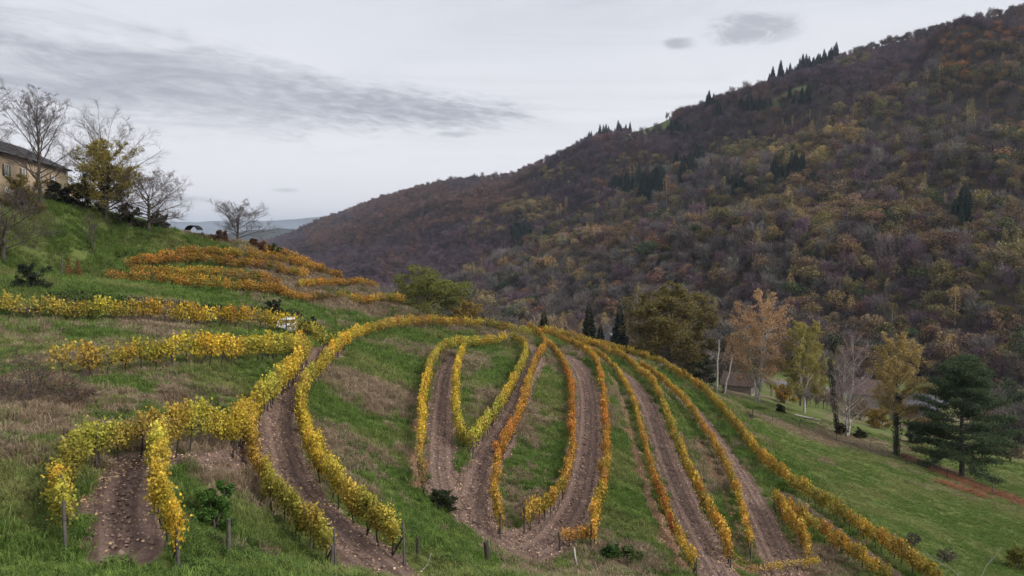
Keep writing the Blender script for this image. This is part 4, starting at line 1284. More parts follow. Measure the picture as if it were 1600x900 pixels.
# ------------------------------------------------------------------ grape vines: leaf masses, stems, posts
def vine_leaves(seed, n, thin, size=(.10, .19)):
    """about 1.25 m of trellised vine along X, 1 m unit height scaled later; ragged top, hanging shoots"""
    r = np.random.default_rng(seed)
    mb = MB()
    k = r.integers(5, 8)
    C = []
    # clumps along the arms
    for i in range(k):
        c = np.array([r.uniform(-.6, .6), r.normal() * .05, r.uniform(.50, .86)])
        m = int(n / k * .72)
        C.append(c + r.normal(size=(m, 3)) * [.20, .13, .13])
    # upright shoots over the top wire and side shoots
    for i in range(7):
        b = np.array([r.uniform(-.6, .6), r.normal() * .05, .82])
        d = np.array([r.normal() * .25, r.normal() * .2, 1.]) * r.uniform(.12, .32)
        m = int(n * .03) + 2
        C.append(b + d * r.random((m, 1)) + r.normal(size=(m, 3)) * .03)
    for i in range(4):
        b = np.array([r.uniform(-.55, .55), r.normal() * .1, .6])
        d = np.array([r.normal() * .2, r.normal() * .3, -1.]) * r.uniform(.1, .3)
        m = int(n * .02) + 2
        C.append(b + d * r.random((m, 1)) + r.normal(size=(m, 3)) * .03)
    C = np.vstack(C)
    C = C[r.random(len(C)) > thin]
    C = C[C[:, 2] > .30]
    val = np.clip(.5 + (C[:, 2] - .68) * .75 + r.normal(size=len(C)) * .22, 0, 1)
    leaves(mb, C * [1.1, 1.1, 1.65], r.uniform(*size, len(C)), r, aspect=.9, val=val, fold=.35)
    return mb.mesh('vine_leaves', MATS['vine_leaf'])


def vine_stem(seed, bare=False):
    r = np.random.default_rng(seed)
    mb = MB()
    b = np.array([r.normal() * .05, 0, -.08])
    p1 = b + [r.normal() * .06, r.normal() * .04, .22]
    p2 = p1 + [r.normal() * .09, r.normal() * .05, .18]
    p3 = p2 + [r.normal() * .06, r.normal() * .04, .14]
    mb.tube([b, p1, p2, p3], [.040, .034, .030, .028], 5)
    for s in (-1, 1):
        e = p3 + [s * r.uniform(.3, .55), r.normal() * .04, r.uniform(.0, .1)]
        mb.tube([p3, (p3 + e) / 2 + [0, 0, .05], e], [.022, .016, .010], 4)
        for q in range(5 if bare else 3):
            a = p3 + (e - p3) * r.random()
            mb.tube([a, a + [r.normal() * .08, r.normal() * .06, r.uniform(.2, .42)]], [.007, .003], 3)
    mb.v = [a * [1.1, 1.1, 1.65] for a in mb.v]
    return mb.mesh('trunk', MATS['bark_vine'], smooth=True)


THINS = (0, .25, .5, .78, .93)
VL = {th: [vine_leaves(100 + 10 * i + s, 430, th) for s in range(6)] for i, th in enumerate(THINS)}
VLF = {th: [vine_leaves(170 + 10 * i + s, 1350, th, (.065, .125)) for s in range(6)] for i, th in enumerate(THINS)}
VS = [vine_stem(300 + i, i > 3) for i in range(7)]


def post_mesh(name, L, r0, mat, seed, lean=0.0):
    r = np.random.default_rng(seed)
    p = np.array([[0, 0, -.25], [r.normal() * .01, 0, L * .5], [lean * L + r.normal() * .01, 0, L]])
    return MB().tube(p, [r0 * 1.05, r0, r0 * .92], 6, cap=True).mesh(name, mat, smooth=False)


POSTS = [post_mesh('post', 1.5, .035, MATS['post_wood'], 1), post_mesh('post', 1.62, .03, MATS['post_grey'], 2, .03), post_mesh('post', 1.45, .04, MATS['post_wood'], 3, -.02)]
ENDP = [post_mesh('end_post', 1.75, .052, MATS['post_wood'], 4, .04), post_mesh('end_post', 1.65, .05, MATS['post_grey'], 5, -.03)]


def ramp(vals, t):
    vals = np.asarray(vals, float)
    if vals.ndim == 1:
        return float(np.interp(t, np.linspace(0, 1, len(vals)), vals))
    return np.array([np.interp(t, np.linspace(0, 1, len(vals)), vals[:, k]) for k in range(vals.shape[1])])


# some rows start or end at a stout post (row key: which end)
END_AT = {'R3': (1,), 'R4': (1,), 'R5': (1,), 'R6': (0,), 'R7': (), 'R8': (0,), 'R10': (0,), 'R11': (0,), 'R12': (0,), 'R13': (0,), 'R14': (0,), 'R15': (0,), 'R17': (0,), 'R12b': (0,)}
for k, lab, pts, vh, cols, thin in ROWS:
    P, q = resample(ROWPTS[k], 1.08)
    r = np.random.default_rng(abs(hash(k)) % 1000 if False else sum(map(ord, k)) * 7)
    P[:, 2] = zat(P[:, 0], P[:, 1])
    base = P[0].copy()
    row = thing('vine_row', lab, 'vine row', base, 0, 'vine rows of the terraced vineyard')
    tang = np.gradient(P[:, :2], axis=0)
    ang = np.arctan2(tang[:, 1], tang[:, 0])
    slope = np.gradient(P[:, 2]) / (np.linalg.norm(tang, axis=1) + 1e-6)
    for i in range(len(P)):
        t = q[i] / q[-1]
        th = np.clip(ramp(thin, t) + r.normal() * .11 + (r.random() < .04) * .45, 0, .97)
        j = int(np.argmin([abs(th - a) for a in THINS]))
        c = ramp(cols, t) * np.clip(r.normal(1, .13), .7, 1.35) * (1 + r.normal(0, .05, 3))
        mix = r.random()
        if mix < .16:
            c = c * .55 + np.array([.20, .21, .04]) * .45
        elif mix > .9:
            c = c * .6 + np.array([.36, .15, .04]) * .4
        if k == 'R13' and i == 5:
            c = np.array([.38, .06, .03])
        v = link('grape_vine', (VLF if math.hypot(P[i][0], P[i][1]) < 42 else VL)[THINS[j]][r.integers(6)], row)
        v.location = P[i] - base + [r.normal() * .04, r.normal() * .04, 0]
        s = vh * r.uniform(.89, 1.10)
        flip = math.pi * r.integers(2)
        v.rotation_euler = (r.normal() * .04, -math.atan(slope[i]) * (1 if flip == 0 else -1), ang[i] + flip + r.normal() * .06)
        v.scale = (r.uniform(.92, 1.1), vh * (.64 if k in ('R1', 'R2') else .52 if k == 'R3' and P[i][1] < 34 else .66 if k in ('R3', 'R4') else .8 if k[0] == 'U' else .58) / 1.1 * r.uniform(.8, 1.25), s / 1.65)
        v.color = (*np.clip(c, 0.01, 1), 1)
        tr = link('trunk', VS[r.integers(7)], v)
    every = 5
    for i in range(2, len(P) - 1, every):
        o = link('post', POSTS[r.integers(3)], row, P[i] - base + [r.normal() * .05, r.normal() * .05, 0], r.uniform(0, 6))
        o.scale = (1, 1, vh / 1.6 * r.uniform(.95, 1.12))
    for e in END_AT.get(k, ()):
        i, d = (0, P[0] - P[1]) if e == 0 else (-1, P[-1] - P[-2])
        d = d / np.linalg.norm(d)
        pe = P[i] + d * .75
        pe[2] = zat(pe[0], pe[1])
        o = link('end_post', ENDP[r.integers(2)], row, pe - base, math.atan2(d[1], d[0]))
        o.scale = (1, 1, vh / 1.75)
        # raking strut
        pb = P[i] - d * .1
        pb[2] = zat(pb[0], pb[1])
        o = link('strut', MB().tube([pb - base + [0, 0, -.1], pe - base + [0, 0, vh * .62]], [.04, .035], 5).mesh('strut', MATS['post_wood']), row)
    for hh in (.55, .95):
        Pw = P - base + [0, 0, hh * vh * .95]
        link('wire', MB().tube(Pw, .006, 3).mesh('wire', MATS['wire'], attr=False), row)

# ------------------------------------------------------------------ grass, bracken and fallen leaves
def tuft(seed, n, h, w, spread, lean):
    r = np.random.default_rng(seed)
    mb = MB()
    for i in range(n):
        b = np.array([r.normal() * spread, r.normal() * spread, -.03])
        th = r.uniform(0, 6.28)
        d = np.array([math.cos(th), math.sin(th), 0])
        l = h * r.uniform(.55, 1.15)
        bend = r.uniform(.15, lean)
        sd = np.array([-d[1], d[0], 0]) * w * r.uniform(.6, 1.3)
        m = b + d * l * bend * .35 + [0, 0, l * .62]
        tip = b + d * l * bend + [0, 0, l * (1 - bend * .35)]
        mb.add([b - sd, b + sd, m + sd * .7, m - sd * .7], [[0, 1, 2, 3]], r.random() * .6)  # lower blade halves darker: shade for depth put into the colour
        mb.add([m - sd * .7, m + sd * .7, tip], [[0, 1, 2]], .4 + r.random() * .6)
    return mb.mesh('grass_tuft', MATS['grass_blade'])


TUFT = [proto('grass_tuft', tuft(400 + i, 26, .20, .010, .10, 1.0)) for i in range(4)]
TALL = [proto('tall_grass_tuft', tuft(420 + i, 34, .42, .010, .11, .9)) for i in range(3)]
# candidate points in the visible wedge
nc = 520000
uu = rng.uniform(-.70, .70, nc)
dd = 16 + (128 - 16) * rng.random(nc) ** 1.05
gxp, gyp = uu * dd, dd
so, dr_, li_ = grid_at(SOILG, gxp, gyp), grid_at(DRYG, gxp, gyp), grid_at(LITG, gxp, gyp)
zz = zat(gxp, gyp)
pxx, pyy = project(np.stack([gxp, gyp, zz], 1))
ok = (so < .25 + .75 * (rng.random(nc) < .10)) & (pxx > -60) & (pxx < 1660) & (pyy < 960) & (li_ < .5 + .5 * rng.random(nc))
clump = fbm(gxp / 1.6 + 3, gyp / 1.6, 3)
is_meadow = (pxx > 1150) & (pyy > 640) & (pxx - 1150 > (pyy - 640) * 1.18)
dens = np.clip((clump - .28) * 2.6, .25, 1) * np.clip(dd / 50, .38, 1.0)
ok &= rng.random(nc) < dens
gp = np.stack([gxp, gyp, zz], 1)[ok]
drv = dr_[ok] + (fbm(gp[:, 0] / .9, gp[:, 1] / .9, 4) - .5) * 1.1
md_ = is_meadow[ok]
ng = len(gp)
G1, G2, G3, D1, D2 = map(np.array, ((0.155, 0.225, 0.052), (0.105, 0.175, 0.036), (0.235, 0.245, 0.085), (0.336, 0.264, 0.176), (0.248, 0.180, 0.120)))
cg = np.where(rng.random((ng, 1)) < .5, G1, G2)
hue = fbm(gp[:, 0] / 4 + 9, gp[:, 1] / 4 + 2, 3)[:, None]
cg = cg * (1 - np.clip((hue - .45) * 3, 0, 1)) + G3 * np.clip((hue - .45) * 3, 0, 1)
isdry = np.clip((drv - .12) * 2.2, 0, 1) > rng.random(ng)
cg = np.where(isdry[:, None], np.where(rng.random((ng, 1)) < .6, D1, D2), cg) * rng.normal(1, .16, (ng, 1))
tall = (rng.random(ng) < np.where(isdry, .45, .20)) & ~md_
sc = np.where(md_, rng.uniform(.35, .75, ng), rng.uniform(.7, 1.5, ng)) * np.clip(np.linalg.norm(gp, axis=1) / 60, .85, 1.5)
for nm, m, pr, lab in (('short_grass', ~tall, TUFT, 'short green and straw grass on the banks and meadow'), ('tall_grass', tall, TALL, 'taller dry grass tufts on the banks')):
    o = scatter(nm, gp[m], np.stack([rng.normal(0, .25, m.sum()), rng.normal(0, .25, m.sum()), rng.uniform(0, 6.28, m.sum())], 1), np.repeat(sc[m][:, None], 3, 1), np.clip(cg[m], .01, 1), pr)
    tag(o, lab, 'grass', kind='stuff')
print('grass tufts', ng)
# broad-leaved weeds give the banks darker clumps
def weed(seed):
    r = np.random.default_rng(seed)
    mb = MB()
    C = sphere_pts(70, r, .2) * [.34, .34, .26] + [0, 0, .16]
    leaves(mb, C, r.uniform(.06, .12, 70), r, aspect=.6, val=np.clip(C[:, 2] * 2.2 + r.normal(size=70) * .15, 0, 1))
    return mb.mesh('weed', MATS['grass_blade'])


WEED = [proto('weed', weed(440 + i)) for i in range(4)]
cl = fbm(gp[:, 0] / 2.3 + 50, gp[:, 1] / 2.3 + 20, 3)
m = (cl > .62) & (rng.random(ng) < .20) & ~md_
s = rng.uniform(.35, 1.05, m.sum())
o = scatter('bank_weeds', gp[m], np.stack([s * 0, s * 0, rng.uniform(0, 6.28, m.sum())], 1), np.stack([s, s, s * rng.uniform(.6, 1.2, len(s))], 1), np.array([.085, .14, .038]) * rng.normal(1, .25, (m.sum(), 1)), WEED)
tag(o, 'dark green leafy weeds growing in the bank grass', 'weeds', kind='stuff')
# bracken along the lower fence
br = catmull([ground(*p) for p in ((1418, 716), (1450, 733), (1490, 748), (1530, 762), (1570, 776), (1610, 792), (1650, 808))], 8)
br2 = catmull([ground(*p) for p in ((1475, 757), (1500, 765), (1530, 775))], 8)


def fern(seed):
    r = np.random.default_rng(seed)
    mb = MB()
    for i in range(9):
        th = r.uniform(0, 6.28)
        d = np.array([math.cos(th), math.sin(th), 0])
        sdv = np.array([-d[1], d[0], 0])
        L = r.uniform(.5, .9)
        for f in np.linspace(.2, 1, 8):
            p = d * L * f * .8 + [0, 0, L * (f * .9 - .45 * f * f)]
            wv = .22 * (1.1 - f)
            mb.add([p - d * .05, p + sdv * wv - [0, 0, .05], p + d * .05, p - sdv * wv - [0, 0, .05]], [[0, 1, 2, 3]], r.random())
    return mb.mesh('bracken', MATS['grass_blade'])


FERN = [proto('bracken', fern(460 + i)) for i in range(3)]
pb = []
for L, nn, sp in ((br, 520, 1.3), (br2, 120, .8)):
    i = rng.integers(0, len(L), nn)
    pb.append(L[i] + np.c_[rng.normal(0, sp * .6, nn), rng.normal(0, sp, nn), np.zeros(nn)])
pb = np.vstack(pb)
pb[:, 2] = zat(pb[:, 0], pb[:, 1]) - .05
s = rng.uniform(.6, 1.25, len(pb))
o = scatter('bracken', pb, np.stack([s * 0, s * 0, rng.uniform(0, 6.28, len(s))], 1), np.stack([s, s, s], 1), np.array([.27, .13, .065]) * rng.normal(1, .25, (len(s), 1)), FERN)
tag(o, 'rust-coloured bracken strip between meadow and pine', 'bracken', kind='stuff')
# fallen vine leaves and stones on the soil
mb = MB()
for Q, wd, li in STRIP_XY:
    L = np.linalg.norm(np.diff(Q[:, :2], axis=0), axis=1).sum()
    nn = int(L * wd * 22 * (li + .25))
    t = rng.random(nn) * (len(Q) - 1)
    i = t.astype(int)
    c = Q[i] + (Q[np.minimum(i + 1, len(Q) - 1)] - Q[i]) * (t - i)[:, None]
    nrm = np.stack([-(Q[np.minimum(i + 1, len(Q) - 1)] - Q[i])[:, 1], (Q[np.minimum(i + 1, len(Q) - 1)] - Q[i])[:, 0]], 1)
    nrm /= np.linalg.norm(nrm, axis=1, keepdims=True) + 1e-6
    side = rng.uniform(-1, 1, nn)
    side = np.sign(side) * np.abs(side) ** .7
    c = c.copy()
    c[:, :2] += nrm * (side * wd * .62)[:, None]
    c[:, 2] = zat(c[:, 0], c[:, 1]) - .02 * (wd > 1.5) + .03
    leaves(mb, c, rng.uniform(.05, .13, nn), rng, flat=.8, aspect=.85, fold=.3)
for k, P in ROWPTS.items():                       # and under the vines
    Q = resample(P, .09)[0]
    c = Q + np.c_[rng.normal(0, .55, len(Q)), rng.normal(0, .55, len(Q)), np.zeros(len(Q))]
    c[:, 2] = zat(c[:, 0], c[:, 1]) + .05
    leaves(mb, c, rng.uniform(.06, .13, len(c)), rng, flat=.7, aspect=.85, fold=.3)
o = link('fallen_leaves', mb.mesh('fallen_leaves', MATS['litter_leaf']))
tag(o, 'fallen vine leaves scattered over the soil strips', 'fallen leaves', kind='stuff')
# clods and stones
mb = MB()
oct_v = np.array([[1, 0, 0], [0, 1, 0], [-1, 0, 0], [0, -1, 0], [0, 0, .7], [0, 0, -.5]], float)
oct_f = np.array([[0, 1, 4], [1, 2, 4], [2, 3, 4], [3, 0, 4], [1, 0, 5], [2, 1, 5], [3, 2, 5], [0, 3, 5]])
for Q, wd, li in STRIP_XY[:len(STRIPS)]:
    L = np.linalg.norm(np.diff(Q[:, :2], axis=0), axis=1).sum()
    nn = int(L * wd * 14)
    t = rng.random(nn) * (len(Q) - 1)
    i = t.astype(int)
    c = Q[i] + (Q[np.minimum(i + 1, len(Q) - 1)] - Q[i]) * (t - i)[:, None]
    c = c + np.c_[rng.normal(0, wd * .30, nn), rng.normal(0, wd * .30, nn), np.zeros(nn)]
    c[:, 2] = zat(c[:, 0], c[:, 1]) - .05
    s = rng.uniform(.035, .10, nn) * np.where(rng.random(nn) < .06, 1.8, 1)
    V = c[:, None] + oct_v[None] * s[:, None, None] * rng.uniform(.6, 1.4, (nn, 6, 1))
    Fq = (oct_f[None] + (np.arange(nn) * 6)[:, None, None]).reshape(-1, 3)
    mb.add(V.reshape(-1, 3), Fq, np.repeat(rng.random(nn), 8))
leaf_mat('clod', source='fixed', col=(.22, .152, .122), dark=.55, light=1.6, transl=0)
o = link('soil_clods', mb.mesh('soil_clods', MATS['clod']))
tag(o, 'earth clods and small stones on the tilled strips', 'clods', kind='stuff')
# ------------------------------------------------------------------ single trees
def rot_to(d):
    d = d / (np.linalg.norm(d) + 1e-9)
    a = np.cross(d, [0, 0, 1.] if abs(d[2]) < .95 else [1., 0, 0])
    a /= np.linalg.norm(a)
    return d, a, np.cross(d, a)


def limb(r, p, d, L, segs=4, wob=.12, up=.12):
    pts = [np.array(p, float)]
    d = d / np.linalg.norm(d)
    for i in range(segs):
        d = d + r.normal(size=3) * wob + np.array([0, 0, up])
        d /= np.linalg.norm(d)
        pts.append(pts[-1] + d * L / segs)
    return np.array(pts)


def vunit(a):
    return a / (np.linalg.norm(a, axis=-1, keepdims=True) + 1e-9)


def vlimb(r, p, d, L, segs, wob, up):
    pts = [p]
    d = vunit(d)
    for i in range(segs):
        d = vunit(d + r.normal(size=d.shape) * wob + [0, 0, up])
        pts.append(pts[-1] + d * (L / segs)[:, None])
    return np.stack(pts, 1)


def gen_tree(seed, H, spread, r0, clear=.25, n1=16, n2=7, n3=6, n4=0, el=(20, 65), shape=(.8, 1, .75, .3), leaf=None, leafn=0, leafs=(.2, .4), stems=1, lean=(0, 0), up=.04, twig_r=.012, apex=True,
             stemspread=.12, keep=None, clumps=1.0):
    """-> trunk MB (stems and limbs), crown MB (twigs, leaves); keep(p) thins leaves"""
    r = np.random.default_rng(seed)
    tr, tw, lf = MB(), MB(), MB()
    C, B2, S2 = [], [], []
    for sidx in range(stems):
        th0 = sidx * 6.283 / max(stems, 1) + r.random()
        hh = H * (1 if sidx == 0 else r.uniform(.78, .96))
        off = np.array([math.cos(th0), math.sin(th0)]) * (stemspread * hh if stems > 1 else 0)
        nseg = 8
        f = np.linspace(0, 1, nseg + 1)
        tp_ = np.stack([off[0] * f ** .8 + lean[0] * H * f ** 1.3, off[1] * f ** .8 + lean[1] * H * f ** 1.3, hh * f * (.97 if apex else .8)], 1)
        tp_[1:-1, :2] += r.normal(size=(nseg - 1, 2)) * H * .008
        tp_[0, 2] = -.35
        rs = r0 * (1 if stems == 1 else .72)
        rad = rs * (1 - f) ** .8 + .015
        rad[0] *= 1.35
        tr.tube(tp_, rad, 7)
        m1 = n1 if stems == 1 else int(n1 / stems * 1.35)
        for i in range(m1):
            ff = clear + (1 - clear) * (.03 + .94 * (i + r.random() * .6) / m1)
            base = np.array([np.interp(ff, f, tp_[:, k]) for k in range(3)])
            fr = (ff - clear) / (1 - clear)
            L = spread * np.interp(fr, np.linspace(0, 1, len(shape)), shape) * r.uniform(.8, 1.12) / (1 if stems == 1 else 1.25)
            e = R(np.interp(fr, [0, 1], el) + r.normal() * 7)
            az = i * 2.399 + r.normal() * .25 + sidx
            d = np.array([math.cos(az) * math.cos(e), math.sin(az) * math.cos(e), math.sin(e)])
            b1 = limb(r, base, d, L / max(math.cos(e), .55) * .95, 5, .10, up)
            br = np.interp(ff, f, rad) * .55
            tr.tube(b1, np.linspace(br, max(br * .18, twig_r), 6), 5)
            for j in range(n2):
                g = .22 + .78 * (j + r.random()) / n2
                p2 = np.array([np.interp(g * 5, np.arange(6), b1[:, k]) for k in range(3)])
                dd_, a, b = rot_to(b1[min(int(g * 5) + 1, 5)] - b1[min(int(g * 5), 4)])
                ph = r.uniform(0, 6.28)
                d2 = dd_ * .75 + (a * math.cos(ph) + b * math.sin(ph)) * .75 + [0, 0, .15]
                L2 = L * r.uniform(.30, .48) * (1.15 - .5 * g)
                b2 = limb(r, p2, d2, L2, 4, .14, up * .8)
                r2 = max(br * .35 * (1.1 - g * .6), twig_r * 1.4)
                (tr if n4 else tr).tube(b2, np.linspace(r2, twig_r, 5), 4)
                B2.append(b2)
                S2.append(L2)
    # all twigs at once
    B2, S2 = np.array(B2), np.array(S2)
    M = len(B2)
    g3 = (.2 + .8 * (np.arange(n3)[None] + r.random((M, n3))) / n3) * 4
    i3 = np.clip(g3.astype(int), 0, 3)
    ar = np.arange(M)[:, None]
    seg = B2[ar, i3 + 1] - B2[ar, i3]
    p3 = B2[ar, i3] + seg * (g3 - i3)[..., None]
    seg /= np.linalg.norm(seg, axis=2, keepdims=True) + 1e-9
    L3 = (S2[:, None] * r.uniform(.4, .7, (M, n3))).reshape(-1)
    p3, d3 = p3.reshape(-1, 3), (seg * .8).reshape(-1, 3) + vunit(r.normal(size=(M * n3, 3))) * .7 + [0, 0, .1]
    b3 = vlimb(r, p3, d3, L3, 3, .16, up * .6)
    tw.tubes(b3, np.linspace(twig_r, twig_r * .45, 4), 3, r.random(len(b3)))
    if n4:
        i4 = np.repeat(np.arange(len(b3)), n4)
        ax_ = b3[i4, -1] - b3[i4, 0]
        p4 = b3[i4, 0] + ax_ * r.uniform(.2, 1, (len(i4), 1))
        d4 = ax_ / L3[i4, None] + r.normal(size=(len(i4), 3)) * .55 + [0, 0, .15]
        b4 = vlimb(r, p4, d4, L3[i4] * r.uniform(.45, .8, len(i4)), 2, .2, up * .5)
        tw.tubes(b4, [twig_r * .6, twig_r * .5, twig_r * .3], 3, r.random(len(b4)))
    if leafn:
        i4 = np.repeat(np.arange(len(b3)), leafn)
        C.append(b3[i4, 0] + (b3[i4, -1] - b3[i4, 0]) * r.random((len(i4), 1)) + r.normal(size=(len(i4), 3)) * (L3[i4] * .30 * clumps)[:, None])
    if leafn:
        C = np.vstack(C)
        if keep is not None:
            C = C[keep(C, r)]
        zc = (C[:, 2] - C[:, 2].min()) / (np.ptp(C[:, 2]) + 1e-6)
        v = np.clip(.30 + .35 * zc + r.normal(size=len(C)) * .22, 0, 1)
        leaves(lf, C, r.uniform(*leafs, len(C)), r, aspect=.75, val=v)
    # bring the grown crown to the wanted height and width
    A = np.vstack(tw.v)
    sz = H / np.quantile(A[:, 2], .998)
    sx = spread / np.quantile(np.hypot(A[:, 0] - lean[0] * H * .5, A[:, 1] - lean[1] * H * .5), .97)
    for q in (tr, tw, lf):
        q.v = [a * [sx, sx, sz] for a in q.v]
    return tr, tw, lf


def merge(a, b):
    off = a.n
    a.v += b.v
    a.c += b.c
    a.f += [f + off for f in b.f]
    a.n += b.n
    return a


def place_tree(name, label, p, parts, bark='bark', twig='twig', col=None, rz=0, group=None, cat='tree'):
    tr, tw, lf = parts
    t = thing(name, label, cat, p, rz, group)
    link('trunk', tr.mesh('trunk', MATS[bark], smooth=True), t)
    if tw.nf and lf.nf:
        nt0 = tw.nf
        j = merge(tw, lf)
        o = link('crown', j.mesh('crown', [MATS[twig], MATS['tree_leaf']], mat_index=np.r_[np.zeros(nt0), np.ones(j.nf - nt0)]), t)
    elif lf.nf:
        o = link('crown', lf.mesh('crown', MATS['tree_leaf']), t)
    else:
        o = link('crown', tw.mesh('crown', MATS[twig]), t)
    if col is not None:
        o.color = (*col, 1)
    return t


def half(frac):
    return lambda C, r: r.random(len(C)) < frac


# hilltop on the left
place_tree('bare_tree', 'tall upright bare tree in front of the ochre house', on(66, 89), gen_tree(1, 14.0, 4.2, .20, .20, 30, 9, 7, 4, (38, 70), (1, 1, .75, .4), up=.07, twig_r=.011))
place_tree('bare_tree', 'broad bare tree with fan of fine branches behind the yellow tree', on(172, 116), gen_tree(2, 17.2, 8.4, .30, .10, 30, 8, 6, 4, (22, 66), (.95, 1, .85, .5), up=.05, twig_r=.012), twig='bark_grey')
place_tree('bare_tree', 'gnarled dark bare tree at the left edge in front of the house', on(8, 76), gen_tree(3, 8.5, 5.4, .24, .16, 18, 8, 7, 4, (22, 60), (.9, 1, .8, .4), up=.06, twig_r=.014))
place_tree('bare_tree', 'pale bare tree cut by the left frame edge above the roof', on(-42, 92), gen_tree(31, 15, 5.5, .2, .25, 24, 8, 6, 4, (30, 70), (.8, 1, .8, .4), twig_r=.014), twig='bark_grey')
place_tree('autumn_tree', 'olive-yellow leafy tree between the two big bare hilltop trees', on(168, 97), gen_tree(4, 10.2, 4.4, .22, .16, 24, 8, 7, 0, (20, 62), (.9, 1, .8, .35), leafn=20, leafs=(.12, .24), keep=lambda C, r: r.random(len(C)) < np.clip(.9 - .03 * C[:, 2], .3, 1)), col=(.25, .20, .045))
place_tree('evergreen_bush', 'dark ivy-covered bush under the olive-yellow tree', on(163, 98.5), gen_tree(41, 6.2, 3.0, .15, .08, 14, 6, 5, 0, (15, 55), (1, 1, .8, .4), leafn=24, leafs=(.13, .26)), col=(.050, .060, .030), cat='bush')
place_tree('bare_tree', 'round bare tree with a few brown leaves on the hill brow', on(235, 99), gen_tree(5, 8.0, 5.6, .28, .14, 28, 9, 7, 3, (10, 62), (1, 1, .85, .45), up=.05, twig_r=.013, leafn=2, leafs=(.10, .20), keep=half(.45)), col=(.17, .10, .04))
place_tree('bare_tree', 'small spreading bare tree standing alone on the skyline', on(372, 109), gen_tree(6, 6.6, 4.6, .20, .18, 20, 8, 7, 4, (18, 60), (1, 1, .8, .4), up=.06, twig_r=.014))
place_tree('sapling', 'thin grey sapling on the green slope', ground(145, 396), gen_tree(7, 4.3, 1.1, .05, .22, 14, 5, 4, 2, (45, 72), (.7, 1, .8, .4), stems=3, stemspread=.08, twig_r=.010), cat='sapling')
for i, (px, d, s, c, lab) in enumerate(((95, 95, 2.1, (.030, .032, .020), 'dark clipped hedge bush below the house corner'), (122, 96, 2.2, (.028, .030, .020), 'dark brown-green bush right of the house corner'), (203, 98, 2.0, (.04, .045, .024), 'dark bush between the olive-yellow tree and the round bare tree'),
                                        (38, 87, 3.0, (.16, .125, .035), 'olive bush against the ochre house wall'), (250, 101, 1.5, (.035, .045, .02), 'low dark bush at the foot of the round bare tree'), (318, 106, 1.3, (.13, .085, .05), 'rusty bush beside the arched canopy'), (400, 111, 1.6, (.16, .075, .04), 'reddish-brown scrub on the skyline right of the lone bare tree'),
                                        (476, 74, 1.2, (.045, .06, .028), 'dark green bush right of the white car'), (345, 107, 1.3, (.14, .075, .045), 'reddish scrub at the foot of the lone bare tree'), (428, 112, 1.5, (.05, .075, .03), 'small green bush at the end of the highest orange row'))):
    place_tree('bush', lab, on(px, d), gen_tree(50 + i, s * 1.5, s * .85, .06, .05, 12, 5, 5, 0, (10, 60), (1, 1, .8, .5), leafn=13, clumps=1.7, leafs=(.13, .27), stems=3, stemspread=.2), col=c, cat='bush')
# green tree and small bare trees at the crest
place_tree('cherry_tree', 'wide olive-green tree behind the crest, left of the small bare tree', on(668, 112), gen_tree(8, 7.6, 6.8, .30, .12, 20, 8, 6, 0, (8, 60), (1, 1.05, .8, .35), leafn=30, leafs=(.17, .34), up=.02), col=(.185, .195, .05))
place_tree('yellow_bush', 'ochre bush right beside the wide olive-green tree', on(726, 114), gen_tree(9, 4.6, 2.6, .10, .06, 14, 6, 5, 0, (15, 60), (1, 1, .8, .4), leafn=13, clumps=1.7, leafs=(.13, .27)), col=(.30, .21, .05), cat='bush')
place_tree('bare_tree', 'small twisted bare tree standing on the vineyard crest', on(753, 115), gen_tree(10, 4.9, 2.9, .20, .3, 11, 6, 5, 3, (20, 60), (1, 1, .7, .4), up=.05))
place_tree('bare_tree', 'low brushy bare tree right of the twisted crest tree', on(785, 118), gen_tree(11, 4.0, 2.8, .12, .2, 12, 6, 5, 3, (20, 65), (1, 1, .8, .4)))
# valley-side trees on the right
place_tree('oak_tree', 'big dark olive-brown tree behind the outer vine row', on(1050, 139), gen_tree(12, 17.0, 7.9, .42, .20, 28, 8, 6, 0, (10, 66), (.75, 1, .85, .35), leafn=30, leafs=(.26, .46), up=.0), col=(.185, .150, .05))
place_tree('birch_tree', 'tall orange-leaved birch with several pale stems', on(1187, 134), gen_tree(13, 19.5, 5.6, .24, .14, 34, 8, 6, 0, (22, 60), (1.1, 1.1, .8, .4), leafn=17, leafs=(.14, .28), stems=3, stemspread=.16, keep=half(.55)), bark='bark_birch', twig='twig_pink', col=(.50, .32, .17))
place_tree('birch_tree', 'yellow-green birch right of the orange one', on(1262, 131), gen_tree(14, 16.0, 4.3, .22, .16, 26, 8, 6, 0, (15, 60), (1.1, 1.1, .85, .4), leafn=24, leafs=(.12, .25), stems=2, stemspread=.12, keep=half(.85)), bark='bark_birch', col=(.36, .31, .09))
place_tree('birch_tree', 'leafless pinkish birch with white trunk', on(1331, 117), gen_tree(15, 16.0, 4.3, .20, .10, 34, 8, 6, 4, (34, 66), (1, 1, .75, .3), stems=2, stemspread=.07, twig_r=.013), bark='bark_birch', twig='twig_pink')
place_tree('autumn_tree', 'golden tree with ivy-wrapped trunk in front of the valley houses', on(1408, 107), gen_tree(16, 17.4, 3.8, .24, .36, 24, 8, 6, 0, (15, 60), (.9, 1.1, .9, .45), leafn=26, leafs=(.12, .25), keep=half(.8)), bark='bark', twig='twig', col=(.43, .32, .125))


